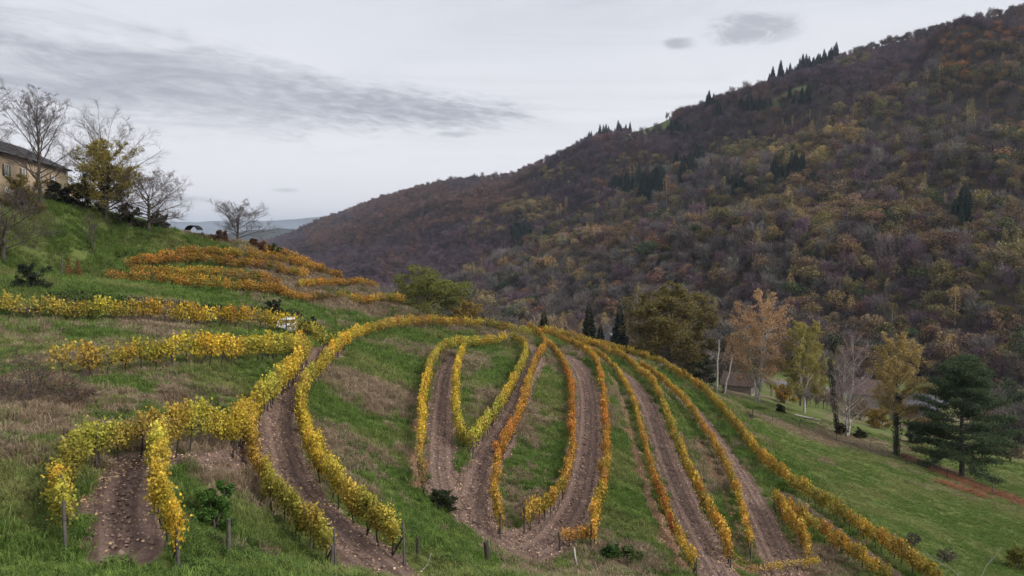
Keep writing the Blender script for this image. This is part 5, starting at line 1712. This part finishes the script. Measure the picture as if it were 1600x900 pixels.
def ivy(label, p, H, lean, rad, seed, top):
    r = np.random.default_rng(seed)
    t = thing('ivy_trunk', label, 'tree', p)
    f = np.linspace(0, 1, 7)
    path = np.stack([lean * H * f, 0 * f, H * f - .2], 1)
    link('trunk', MB().tube(path, np.linspace(rad, rad * .4, 7), 6).mesh('trunk', MATS['bark'], smooth=True), t)
    n = int(H * 260)
    z = r.random(n) ** 1.0
    wv = (rad + .18 + .38 * np.sin(np.clip(z * 3.1, 0, 3.14)) * (.6 + .4 * np.sin(z * 19)))
    th = r.uniform(0, 6.28, n)
    C = np.stack([lean * H * z + wv * np.cos(th) * r.random(n) ** .4, wv * np.sin(th) * r.random(n) ** .4, H * z * top], 1)
    mb = MB()
    leaves(mb, C, r.uniform(.10, .20, n), r)
    o = link('ivy', mb.mesh('ivy', MATS['tree_leaf']), t)
    o.color = (.030, .050, .018, 1)
    return t


t = ivy('leaning ivy-clad trunk left of the leafless birch', on(1315, 118), 11.5, -.13, .17, 71, 1)
p = on(1408, 107)
ivy('ivy column climbing the golden tree', p + np.array([.05, -.1, 0]), 8.6, .005, .26, 72, 1)
# dead pale poles
for px, d, H, ln, lab in ((1122, 126, 9.0, .03, 'tall pale dead trunk standing left of the shed'), (1133, 127, 6.6, .22, 'shorter pale dead trunk leaning right beside the shed')):
    b = on(px, d)
    t = thing('dead_trunk', lab, 'dead tree', b)
    f = np.linspace(0, 1, 6)
    r = np.random.default_rng(int(px))
    path = np.stack([ln * H * f + r.normal(size=6) * .05, r.normal(size=6) * .05, H * f - .3 * (f == 0)], 1)
    link('trunk', MB().tube(path, np.linspace(.2, .07, 6), 6, cap=True).mesh('trunk', MATS['dead_wood'], smooth=True), t)
    link('branch', MB().tube([path[4], path[4] + [.35, .1, .5]], [.05, .02], 4).mesh('branch', MATS['dead_wood']), t)
    mb = MB()
    C = sphere_pts(160, r, .1) * [.45, .45, .8] + [0, 0, .7]
    leaves(mb, C, r.uniform(.1, .2, 160), r)
    o = link('ivy', mb.mesh('ivy', MATS['tree_leaf']), t)
    o.color = (.03, .04, .018, 1)


# the pine: flat layered boughs of needle tufts
def pine(seed, H, spread):
    r = np.random.default_rng(seed)
    tr, cr = MB(), MB()
    f = np.linspace(0, 1, 9)
    path = np.stack([-.02 * H * np.sin(f * 3), 0 * f, H * f * .97], 1)
    path[0, 2] = -.4
    tr.tube(path, .34 * (1 - f) ** .8 + .03, 8)
    C, V = [], []
    nb = 62
    for i in range(nb):
        ff = .16 + .82 * (i / nb)
        L = spread * np.interp(ff, [.16, .25, .42, .62, .8, .93, 1], [.95, 1.05, .95, .80, .55, .32, .15]) * r.uniform(.72, 1.1)
        az = i * 2.399 + r.normal() * .2
        e = R(np.interp(ff, [.16, .5, 1], [-16, 2, 42]) + r.normal() * 6)
        d = np.array([math.cos(az) * math.cos(e), math.sin(az) * math.cos(e), math.sin(e)])
        b = limb(r, [np.interp(ff, f, path[:, 0]), 0, H * .97 * ff], d, L, 5, .07, .05)
        tr.tube(b, np.linspace(.10 * (1.15 - ff), .02, 6), 4)
        nsub = 11
        for j in range(nsub):
            g = .28 + .72 * (j + r.random() * .5) / nsub
            p = np.array([np.interp(g * 5, np.arange(6), b[:, k]) for k in range(3)])
            side = np.array([-math.sin(az), math.cos(az), 0]) * r.choice([-1, 1])
            e2 = p + side * L * .30 * r.uniform(.3, 1) * (1.1 - g * .5) + d * L * .1 + [0, 0, .1]
            tr.tube([p, e2], [.022, .01], 3)
            m = 95
            q = p + (e2 - p) * r.random((m, 1)) ** .7 + r.normal(size=(m, 3)) * [.40, .40, .20] + [0, 0, .10]
            C.append(q)
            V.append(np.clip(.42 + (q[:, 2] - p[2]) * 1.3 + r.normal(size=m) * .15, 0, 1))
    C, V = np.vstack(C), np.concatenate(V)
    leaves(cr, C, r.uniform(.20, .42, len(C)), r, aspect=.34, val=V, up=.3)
    return tr, cr


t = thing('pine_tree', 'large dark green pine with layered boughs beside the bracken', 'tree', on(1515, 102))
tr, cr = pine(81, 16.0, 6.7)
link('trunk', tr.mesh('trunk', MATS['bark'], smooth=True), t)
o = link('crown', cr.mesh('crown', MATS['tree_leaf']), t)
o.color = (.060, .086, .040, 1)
# conifers and brush in the valley behind the crest
for px, d, H, c, lab in ((850, 139, 8.6, (.030, .036, .018), 'dark olive conifer just over the crest top'), (921, 147, 11.0, (.022, .034, .018), 'dark green conifer left of the small gabled house'), (939, 149, 7.8, (.024, .036, .020), 'shorter conifer touching the small gabled house'), (969, 147, 11.5, (.030, .046, .038), 'blue-green spruce right of the small gabled house'), (884, 168, 11, (.06, .05, .04), 'thin brownish conifer between crest and gabled house')):
    wood_tree(on(px, d), 'conifer', H / 11, px * .3, c, lab, 'conifers in the valley behind the crest', 'conifer_tree', zs=1.05)
LB = ['bare brushy tree in the valley thicket behind the crest', 'ochre leafy tree in the valley thicket behind the crest']
for i in range(56):
    px = rng.uniform(770, 1010)
    d = rng.uniform(166, 235)
    k = rng.random()
    wood_tree(on(px, d), 'bare' if k < .8 else 'leafy', rng.uniform(1.0, 1.65), i, (GREYB * np.array([1.35, 1.2, 1.0]) * rng.normal(1.05, .15)) if k < .8 else OCHRE * rng.uniform(.7, 1), LB[0 if k < .8 else 1], 'thicket behind the crest')
LB = ['bare grey-brown tree on the valley floor behind the birches', 'brown leafy tree on the valley floor behind the birches', 'dark evergreen tree on the valley floor behind the birches']
for i in range(88):
    px = rng.uniform(1080, 1660)
    d = rng.uniform(168, 258) if px < 1540 else rng.uniform(225, 262)
    if (1190 < px < 1260 or 1330 < px < 1450) and d < 232:
        continue
    k = rng.random()
    wood_tree(on(px, d), 'bare' if k < .62 else 'leafy', rng.uniform(.65, 1.2), i, GREYB * rng.normal(1, .15) if k < .62 else (BROWN * rng.uniform(.8, 1.2) if k < .93 else GREEN), LB[0 if k < .62 else 1 if k < .93 else 2], 'valley floor trees behind the birches')
for i in range(46):
    px = rng.uniform(1535, 1680)
    d = rng.uniform(138, 205)
    k = rng.random()
    wood_tree(on(px, d), 'bare' if k < .5 else 'leafy', rng.uniform(.5, 1.0), i, GREYB * rng.normal(.8, .15) if k < .5 else (BROWN * rng.uniform(.6, 1.0) if k < .8 else GREEN * .8), 'bare dark tree by the river right of the pine' if k < .5 else 'brown leafy tree by the river right of the pine' if k < .8 else 'dark green tree by the river right of the pine', 'riverside trees right of the pine')
for i in range(44):
    px = rng.uniform(1085, 1540)
    d = rng.uniform(140, 172)
    if 1135 < px < 1180:
        continue
    k = rng.random()
    wood_tree(on(px, d), 'bare' if k < .55 else 'leafy', rng.uniform(.22, .5), i, GREYB * rng.normal(1.15, .15) if k < .55 else (OCHRE * rng.uniform(.8, 1.5) if k < .8 else BROWN * 1.2), 'low bare shrub between the birches and the valley houses' if k < .55 else 'low golden shrub between the birches and the valley houses' if k < .8 else 'low brown shrub between the birches and the valley houses', 'low brush between birches and valley houses', name='shrub')
for i, (px, d, s, c, lab) in enumerate(((1100, 127, 3.4, (.045, .055, .028), 'dark round bush at the foot of the big dark tree'), (1078, 133, 2.4, (.10, .09, .045), 'pale green bush under the big dark tree'), (1000, 141, 2.0, (.30, .13, .04), 'small orange bush left of the big dark tree'), (1441, 126, 2.6, (.035, .05, .028), 'small dark round tree between golden tree and pine'),
                                        (1350, 150, 3.2, (.20, .155, .035), 'yellow-green bush below the valley houses'), (1380, 140, 2.8, (.26, .17, .035), 'golden bush left of the golden tree'), (1460, 142, 3.0, (.28, .17, .05), 'orange-yellow bush right of the golden tree'), (1230, 142, 2.6, (.34, .20, .04), 'golden bush between the orange and yellow-green birches'),
                                        (1225, 128, 1.0, (.05, .05, .03), 'low dark bush left of the white log'), (1352, 119, 1.2, (.05, .055, .03), 'low dark bush right of the leafless birch'), (1590, 128, 2.6, (.22, .17, .11), 'straw-coloured bush right of the pine'), (1320, 117, 1.2, (.09, .07, .05), 'brown scrub at the foot of the leaning ivy trunk'))):
    place_tree('bush', lab, on(px, d), gen_tree(150 + i, s * 1.4, s * .8, .07, .05, 12, 5, 5, 0, (10, 60), (1, 1, .8, .5), leafn=13, clumps=1.7, leafs=(.13, .27), stems=3, stemspread=.2), col=c, cat='bush')
# near bushes among the terraces
for i, (px, py, s, hh, c, lab, bare) in enumerate(((336, 826, .75, 1.25, (.075, .15, .030), 'fresh green leafy bush beside the grey post', 0), (690, 797, 1.0, .95, (.045, .055, .024), 'dark bush at the foot of the yellow row, on the near bank edge', 0), (52, 622, 2.3, 1.9, (.15, .09, .055), 'tangled brown bramble thicket on the left bank', 1),
                                                   (4, 640, 1.9, 1.8, (.15, .10, .07), 'greyish bare bramble at the left frame edge', 1), (48, 455, 1.8, 2.0, (.030, .042, .022), 'round dark bush at the left end of the hedge bank', 0), (1428, 853, .8, .8, (.06, .055, .045), 'small dark scrub at the edge of the meadow', 1), (1480, 880, 1.0, .9, (.09, .07, .055), 'brown scrub at the bottom edge of the meadow', 1),
                                                   (1590, 890, 1.1, 1.5, (.19, .19, .04), 'yellow-green weeds in the lower right corner', 0), (985, 878, .9, .75, (.10, .13, .04), 'grey-green scrub on the lower central bank', 0), (955, 872, .6, .6, (.05, .11, .025), 'low bright green plant on the lower central bank', 0), (112, 632, 1.7, 1.3, (.17, .085, .045), 'rust-brown low bramble below the second yellow row', 1),
                                                   (1170, 655, .9, .9, (.05, .05, .035), 'low dark scrub where the vineyard meets the fence', 1), (428, 497, 1.1, 1.5, (.035, .042, .025), 'dark bush left of the white car', 0))):
    place_tree('bush', lab, ground(px, py), gen_tree(200 + i, hh * 1.2, s * .85, .03, .05, 13, 6, 5, 3 if bare else 0, (10, 65), (1, 1, .8, .5), leafn=2 if bare else 15, clumps=1.7, leafs=(.06, .13), stems=3, stemspread=.2, twig_r=.007, keep=half(.5) if bare else None), col=c, cat='bush', bark='twig')
# rust-coloured cone shrubs by a stake
for px, py, H in ((108, 437, 2.3), (122, 436, 2.0)):
    b = ground(px, py)
    t = thing('cone_shrub', 'rust cone-shaped shrub, %s of the pair above the dark hedge' % ('left and taller' if px < 115 else 'right and smaller'), 'shrub', b, 0, 'pair of rust cone shrubs')
    r = np.random.default_rng(px)
    link('trunk', MB().tube([[0, 0, -.2], [0, 0, H * .6]], [.05, .02], 5).mesh('trunk', MATS['bark']), t)
    z = r.random(520)
    th = r.uniform(0, 6.28, 520)
    rr = .52 * np.clip(1.05 - z, 0, .8) * np.sqrt(r.random(520))
    mb = MB()
    leaves(mb, np.stack([rr * np.cos(th), rr * np.sin(th), .3 + z * (H - .3)], 1), r.uniform(.08, .16, 520), r)
    o = link('crown', mb.mesh('crown', MATS['tree_leaf']), t)
    o.color = (.25, .115, .05, 1)
# dark plants added for the shadowy grass overhang above the long yellow row
hp = catmull([ground(*q) for q in ((70, 474), (150, 478), (240, 484), (330, 490), (400, 495), (470, 500))], 10)
hp, _ = resample(hp, .12)
t = thing('hedge', 'low dark hedge plants put in for a shadowy grass overhang above the longest yellow row', 'hedge', hp[0])
r = np.random.default_rng(91)
C, st = [], MB()
for i, p in enumerate(hp):
    hgt = .75 + .35 * vnoise(np.array(i * .045), np.array(3.3))
    m = 17
    C.append(p - hp[0] + r.normal(size=(m, 3)) * [.12, .36, .05] + np.c_[np.zeros((m, 2)), r.random(m) * hgt])
    if i % 9 == 0:
        st.tube([p - hp[0] + [0, 0, -.2], p - hp[0] + [.1, 0, hgt * .8]], [.03, .01], 4)
C = np.vstack(C)
mb = MB()
leaves(mb, C, r.uniform(.10, .22, len(C)), r)
o = link('foliage', mb.mesh('foliage', MATS['tree_leaf']), t)
o.color = (.040, .050, .024, 1)
link('stems', st.mesh('stems', MATS['bark']), t)

# ------------------------------------------------------------------ house on the hill
def frame_of(a, b):
    d = np.array(b[:2]) - np.array(a[:2])
    L = np.linalg.norm(d)
    return d / L, L


W0_, W1_ = np.array([-57.2, 82.]), np.array([-63.6, 110.5])
ua, LEN = frame_of(W0_, W1_)
zb = float(zat(*((W0_ + W1_) / 2))) - .3
ZE = 10.45
HW = ZE - zb
house = thing('house', 'ochre rendered house with dark slate hipped roof on the hilltop', 'house', (W0_[0], W0_[1], zb), math.atan2(ua[1], ua[0]))
WD = 8.4                                              # local x along the long wall, +y away from the valley side
mb = MB()
mb.box(LEN / 2, WD / 2, HW / 2 - .6, LEN, WD, HW + 1.2)
link('wall', mb.mesh('wall', MATS['render_wall']), house)
ov, rise = .5, 2.6
e = [(-ov, -ov, HW), (LEN + ov, -ov, HW), (LEN + ov, WD + ov, HW), (-ov, WD + ov, HW), (WD * .42, WD / 2, HW + rise), (LEN - WD * .42, WD / 2, HW + rise)]
mb = MB().poly(e, [(0, 1, 5, 4), (2, 3, 4, 5), (1, 2, 5), (3, 0, 4), (0, 3, 2, 1)])
mb.box(LEN / 2, -ov, HW - .05, LEN + 2 * ov, .1, .22).box(LEN + ov, WD / 2, HW - .05, .1, WD + 2 * ov, .22)
roof = link('roof', mb.mesh('roof', MATS['slate']), house)
for k in range(26):                                    # slate courses, proud of the roof plane
    g = (k + .5) / 26
    a = np.array(e[0]) + (np.array(e[4]) - e[0]) * g
    b = np.array(e[1]) + (np.array(e[5]) - e[1]) * g
    m2 = MB().tube([a + [0, 0, .015], b + [0, 0, .015]], .022, 4)
    link('slate_course', m2.mesh('slate_course', MATS['slate'], attr=False), roof)
link('gutter', MB().tube([(-ov, -ov - .09, HW - .02), (LEN + ov, -ov - .09, HW - .02)], .07, 6).mesh('gutter', MATS['metal_grey']), house)
link('downpipe', MB().tube([(LEN - .15, -.12, HW - .1), (LEN - .15, -.12, -.2)], .05, 6).mesh('downpipe', MATS['metal_grey']), house)
for x, z in ((3.5, .62), (8.5, .62), (13.5, .62), (18.5, .62), (23.5, .62), (8.5, .18), (23.6, .16), (26, .16)):
    wz = HW * z
    hh = 1.3 if z > .3 else .5
    wn = link('window', MB().box(x, -.02, wz, 1.0, .10, hh).mesh('window', MATS['glass_dark']), house)
    fr = MB()
    for s in (-1, 1):
        fr.box(x + s * .5, -.06, wz, .08, .12, hh + .1).box(x, -.061, wz + s * hh / 2, .92, .12, .08)
    fr.box(x, -.062, wz, .05, .1, hh - .1)
    link('frame', fr.mesh('frame', MATS['frame_white']), wn)
    link('sill', MB().box(x, -.12, wz - hh / 2 - .08, 1.25, .24, .07).mesh('sill', MATS['wall_grey']), wn)
    if z > .3:
        for s in (-1, 1):
            link('shutter', MB().box(x + s * .82, -.05, wz, .5, .05, hh).mesh('shutter', MATS['shutter']), wn)
annex = link('annex', MB().box(LEN + 2.0, 2.2, HW * .25 - .6, 4, 4, HW * .5 + 1.2).mesh('annex', MATS['render_wall']), house)
link('annex_roof', MB().poly([(LEN + .01, -.1, HW * .5 + .75), (LEN + 4.3, -.1, HW * .5), (LEN + 4.3, 4.6, HW * .5), (LEN + .01, 4.6, HW * .5 + .75), (LEN + .01, -.1, HW * .5 + .6), (LEN + 4.3, -.1, HW * .5 - .15), (LEN + 4.3, 4.6, HW * .5 - .15), (LEN + .01, 4.6, HW * .5 + .6)],
                             [(0, 1, 2, 3), (7, 6, 5, 4), (0, 4, 5, 1), (1, 5, 6, 2), (2, 6, 7, 3)]).mesh('annex_roof', MATS['tile_brown']), annex)
# arched canopy on the brow
b = on(304, 104.5)
t = thing('arched_canopy', 'small dark arched canopy on thin posts on the hill brow', 'canopy', b, R(-10))
t.scale = (.72, .8, .9)
th = np.linspace(.35, 2.79, 13)
top = np.stack([1.35 * np.cos(th), 0 * th, 1.75 + .95 * np.sin(th)], 1)
mb = MB()
for k in range(12):
    a, c = top[k], top[k + 1]
    V = []
    for y in (-.9, .9):
        for dz in (0, -.10):
            V += [a + [0, y, dz], c + [0, y, dz]]
    mb.add(V, [[0, 1, 5, 4], [2, 6, 7, 3], [0, 2, 3, 1], [4, 5, 7, 6], [0, 4, 6, 2], [1, 3, 7, 5]])
link('canopy', mb.mesh('canopy', MATS['canvas_dark']), t)
for sx in (-1, 1):
    for sy in (-.85, .85):
        link('post', MB().tube([(sx * 1.25, sy, -.3), (sx * 1.25, sy, 2.08)], .03, 6).mesh('post', MATS['metal_grey']), t)


# ------------------------------------------------------------------ cars
def car(label, p, rz, L=4.1):
    t = thing('parked_car', label, 'car', p, rz)
    prof = np.array([(-2.05, .35), (-2.05, .80), (-1.95, .98), (-1.35, 1.02), (-.85, 1.38), (-.3, 1.48), (.7, 1.46), (1.35, 1.30), (1.85, .98), (2.02, .85), (2.05, .35)])
    mb = MB()
    sec = [(-.86, 0), (-.80, 1), (.80, 1), (.86, 0)]
    n_ = len(prof)
    rings = []
    for y, k in ((-.86, .985), (-.84, 1.0), (.84, 1.0), (.86, .985)):
        pr = prof.copy()
        cab = np.clip((prof[:, 1] - .95) / .5, 0, 1)
        rings.append(np.stack([pr[:, 0], y * (1 - .16 * cab), .35 + (pr[:, 1] - .35) * k], 1))
    V = np.vstack(rings)
    Fq = []
    for a in range(3):
        for i in range(n_ - 1):
            Fq.append([a * n_ + i, a * n_ + i + 1, (a + 1) * n_ + i + 1, (a + 1) * n_ + i])
        Fq.append([a * n_ + n_ - 1, a * n_, (a + 1) * n_, (a + 1) * n_ + n_ - 1])
    mb.add(V, Fq)
    mb.add(rings[0], [list(range(n_))])
    mb.add(rings[3], [list(range(n_))[::-1]])
    link('body', mb.mesh('body', MATS['car_white'], smooth=False), t)
    for s in (-1, 1):
        y = s * .785
        link('side_window', MB().add([(-.80, s * .86, 1.02), (-.45, s * .765, 1.34), (.55, s * .765, 1.34), (1.2, s * .86, 1.02)], [[0, 1, 2, 3]] if s < 0 else [[3, 2, 1, 0]]).mesh('side_window', MATS['glass_dark']), t)
        for x in (-1.25, 1.25):
            wh = link('wheel', MB().tube([(x, s * .70, .31), (x, s * .90, .31)], [.31, .31], 16, cap=True).mesh('wheel', MATS['rubber'], smooth=False), t)
            link('rim', MB().tube([(x, s * .90, .31), (x, s * .915, .31)], [.19, .18], 12, cap=True).mesh('rim', MATS['metal_grey']), wh)
    link('windscreen', MB().add([(-1.30, -.68, 1.065), (-.90, -.64, 1.36), (-.90, .64, 1.36), (-1.30, .68, 1.065)], [[0, 1, 2, 3]]).mesh('windscreen', MATS['glass_dark']), t)
    for s in (-1, 1):
        link('headlight', MB().box(-2.04, s * .62, .74, .06, .3, .14).mesh('headlight', MATS['metal_grey']), t)
    return t


p = on(447, 71.4)
car('white car mostly hidden behind the longest yellow vine row', p, R(104))
car('white car half hidden under the big dark tree', on(1027, 137), R(190))


# ------------------------------------------------------------------ valley buildings, road, river
def gable(label, p, rz, w_, l_, h_, rise, wall, roofm, name='small_house', cat='house', door=True):
    t = thing(name, label, cat, p, rz)
    V = [(-w_ / 2, -l_ / 2, -.8), (w_ / 2, -l_ / 2, -.8), (w_ / 2, l_ / 2, -.8), (-w_ / 2, l_ / 2, -.8), (-w_ / 2, -l_ / 2, h_), (w_ / 2, -l_ / 2, h_), (w_ / 2, l_ / 2, h_), (-w_ / 2, l_ / 2, h_), (0, -l_ / 2, h_ + rise), (0, l_ / 2, h_ + rise)]
    link('wall', MB().poly(V, [(0, 1, 5, 8, 4), (2, 3, 7, 9, 6), (1, 2, 6, 5), (3, 0, 4, 7)]).mesh('wall', MATS[wall]), t)
    rf = MB()
    o_ = .35
    for s in (-1, 1):
        sl = rise / (w_ / 2)
        a = [(0, -l_ / 2 - o_, h_ + rise + .05), (s * (w_ / 2 + o_), -l_ / 2 - o_, h_ - sl * o_ + .05), (s * (w_ / 2 + o_), l_ / 2 + o_, h_ - sl * o_ + .05), (0, l_ / 2 + o_, h_ + rise + .05)]
        bq = [(x, y, z + .12) for x, y, z in a]
        rf.poly(a + bq, [(0, 1, 2, 3), (7, 6, 5, 4), (0, 4, 5, 1), (1, 5, 6, 2), (2, 6, 7, 3)])
    ro = link('roof', rf.mesh('roof', MATS[roofm]), t)
    link('chimney', MB().box(w_ * .2, l_ * .2, h_ + rise * .9, .5, .5, 1.3).mesh('chimney', MATS['wall_grey']), ro) if cat == 'house' else None
    if door:
        dr = link('door', MB().box(-w_ * .18, -l_ / 2 - .02, .9, .9, .08, 2.0).mesh('door', MATS['shutter']), t)
        link('handle', MB().box(-w_ * .18 + .35, -l_ / 2 - .08, .95, .1, .05, .05).mesh('handle', MATS['metal_grey']), dr)
    if cat == 'house':
        for x, z in ((w_ * .25, 1.3), (0, h_ + rise * .25)):
            wn = link('window', MB().box(x, -l_ / 2 - .02, z, .8, .08, .9).mesh('window', MATS['glass_dark']), t)
            link('frame', MB().box(x, -l_ / 2 - .05, z - .5, 1.0, .1, .1).box(x, -l_ / 2 - .05, z + .5, 1.0, .1, .1).mesh('frame', MATS['frame_white']), wn)
    return t


gable('small gabled house with pale front between conifers beyond the crest', on(953, 150), R(18), 5.0, 7, 2.6, 3.6, 'wall_grey', 'slate')
gable('low brown-tiled shed with sagging roof right of the dead trunks', on(1158, 146), R(62), 4.2, 5.5, 1.6, 1.9, 'wall_grey', 'tile_brown', 'shed', 'shed')
gable('valley house with grey-brown roof left of the golden tree', on(1367, 182), R(70), 7, 10, 3.6, 2.8, 'wall_grey', 'tile_brown')
gable('valley house with pale roof edge right of the golden tree', on(1432, 172), R(75), 6.5, 9, 3.0, 2.5, 'wall_grey', 'slate')


def ribbon(name, label, pts, wd, mat, lift, fixed=None):
    Q, _ = resample(catmull(pts, 10), 3)
    t = np.gradient(Q[:, :2], axis=0)
    t /= np.linalg.norm(t, axis=1, keepdims=True)
    nrm = np.stack([-t[:, 1], t[:, 0]], 1)
    rows = []
    for f in np.linspace(-.5, .5, 7):
        p = Q[:, :2] + nrm * wd * f
        rows.append(np.c_[p, zat(p[:, 0], p[:, 1])])
    V = np.stack(rows, 1)
    if fixed is None:
        V[..., 2] = V[..., 2].max(1, keepdims=True) + lift
    else:
        V[..., 2] = fixed(V)
    o = link(name, grid_mesh(name, V[..., 0], V[..., 1], V[..., 2], mat))
    return tag(o, label, kind='structure')


ribbon('road', 'grey valley road beyond the birches', [on(1000, 236), on(1120, 226), on(1225, 214), on(1330, 206), on(1430, 204), on(1520, 206), on(1640, 214), on(1800, 216)], 5.5, MATS['asphalt'], .06)
m, tt, b, out = new_mat('water')
geo = N(tt, 'ShaderNodeNewGeometry')
nn = noise(tt, geo.outputs['Position'], .35, 5, .7)
tt.links.new(mixc(tt, sstep(tt, nn, .60, .72), (.012, .014, .014), (.45, .47, .48)), b.inputs['Base Color'])
b.inputs['Roughness'].default_value = .12
b.inputs['Specular IOR Level'].default_value = .5
bp = N(tt, 'ShaderNodeBump', inp={'Strength': .5, 'Distance': .2})
tt.links.new(noise(tt, geo.outputs['Position'], 1.2, 4, .6), bp.inputs['Height'])
tt.links.new(bp.outputs[0], b.inputs['Normal'])
ribbon('river', 'dark river with white riffles at the right edge of the valley', [on(2100, 150), on(1800, 152), on(1640, 160), on(1575, 182), on(1530, 232), on(1500, 290)], 9, m, .1)

# ------------------------------------------------------------------ fence, posts, logs
fp = resample(catmull([ground(*q) for q in ((1176, 652), (1230, 663), (1285, 684), (1340, 703), (1400, 722), (1450, 738), (1500, 755), (1560, 776), (1620, 797))], 8), 5.0)[0]
t = thing('wire_fence', 'wire fence with thin dark posts along the lower edge of the meadow', 'fence', fp[0])
fp[:, 2] = zat(fp[:, 0], fp[:, 1])
for i, p in enumerate(fp):
    o = link('post', POSTS[i % 3], t, p - fp[0] + [0, 0, -.1], i)
    o.scale = (1.4, 1.4, .95)
for h in (.5, .85, 1.2):
    link('wire', MB().tube(fp - fp[0] + [0, 0, h], .006, 3).mesh('wire', MATS['wire'], attr=False), t)


def lone_post(px, py, H, rad, mat, lab, lean=0, seed=1):
    b = ground(px, py)
    r = np.random.default_rng(seed)
    p = np.array([[0, 0, -.3], [lean * .4 * H, 0, H * .45], [lean * H, r.normal() * .02, H]])
    mb = MB().tube(p, [rad * 1.08, rad, rad * .9], 7, cap=True)
    t = link('wooden_post', mb.mesh('wooden_post', MATS[mat]), None, b)
    return tag(t, lab, 'post')


lone_post(357, 869, 1.15, .065, 'post_grey', 'grey weathered post beside the fresh green bush', .03, 1)
lone_post(653, 872, .8, .06, 'post_wood', 'short dark post on the grass right of the yellow row end', 0, 2)
lone_post(763, 880, .95, .13, 'post_wood', 'dark leaning stump on the crest of the near green bank', -.12, 3)
lone_post(518, 893, .95, .06, 'post_grey', 'short post at the bottom end of the thin yellow-green row', .05, 4)
lone_post(98, 438, 2.6, .05, 'post_grey', 'tall thin stake left of the rust cone shrubs', 0, 5)


def branch(name, lab, pts, rad, mat, twigs=0, seed=1, cat='branch'):
    p = np.array(pts)
    r = np.random.default_rng(seed)
    t = thing(name, lab, cat, p[0])
    q = catmull(p - p[0], 6)
    link('stem', MB().tube(q, np.linspace(rad, rad * .45, len(q)), 6, cap=True).mesh('stem', MATS[mat], smooth=True), t)
    for i in range(twigs):
        a = q[r.integers(len(q) // 3, len(q))]
        e = a + r.normal(size=3) * .22 + [0, 0, .15]
        link('twig', MB().tube([a, (a + e) / 2 + r.normal(size=3) * .03, e], [rad * .45, rad * .35, rad * .2], 4).mesh('twig', MATS[mat]), t)
    return t


g = lambda px, py, dz=0.0: ground(px, py) + np.array([0, 0, dz])
branch('fallen_branch', 'pale gnarled branch lying at the end of the central soil strip', [g(897, 872, .55), g(900, 884, .25), g(906, 889, .12), g(925, 893, .1), g(945, 899, .06)], .055, 'dead_wood', 3, 5)
branch('fallen_log', 'pale fallen log behind the fence by the yellow-green birch', [on(1247, 126) + [0, 0, .35], on(1265, 125.5) + [0, 0, .30], on(1288, 125) + [0, 0, .22]], .20, 'dead_wood', 2, 6, 'log')
branch('dry_stem', 'tall dry weed stem with curled leaves at the lower right', [g(1532, 905), g(1540, 905, .9), g(1552, 905, 1.6), g(1563, 905, 2.3)], .018, 'dead_wood', 9, 7, 'dead stem')
branch('dry_stem', 'bent dry twigs reaching over the end of the outermost row', [g(1500, 905, .1), g(1485, 900, .5), g(1462, 893, .8), g(1440, 880, 1.0)], .02, 'dead_wood', 7, 8, 'dead stem')
branch('fallen_branch', 'short pale stick on the near green bank', [g(660, 893, .05), g(668, 886, .1), g(674, 880, .35)], .02, 'dead_wood', 1, 9)

# ------------------------------------------------------------------ air: thin even haze round everything
m = bpy.data.materials.new('haze')
m.use_nodes = True
ht = m.node_tree
ht.nodes.clear()
ho = N(ht, 'ShaderNodeOutputMaterial')
pv = N(ht, 'ShaderNodeVolumePrincipled')
pv.inputs['Color'].default_value = (.74, .85, 1.0, 1)
pv.inputs['Density'].default_value = HAZE
pv.inputs['Anisotropy'].default_value = .2
ht.links.new(pv.outputs[0], ho.inputs['Volume'])
zt = max(float(MW[..., 2].max()) + 40, 330.)
o = link('haze', MB().box(0, 8000, (zt - 95) / 2, 33000, 30000, zt + 95).mesh('haze', m, attr=False))
tag(o, 'thin pale haze filling the valley air', kind='stuff')
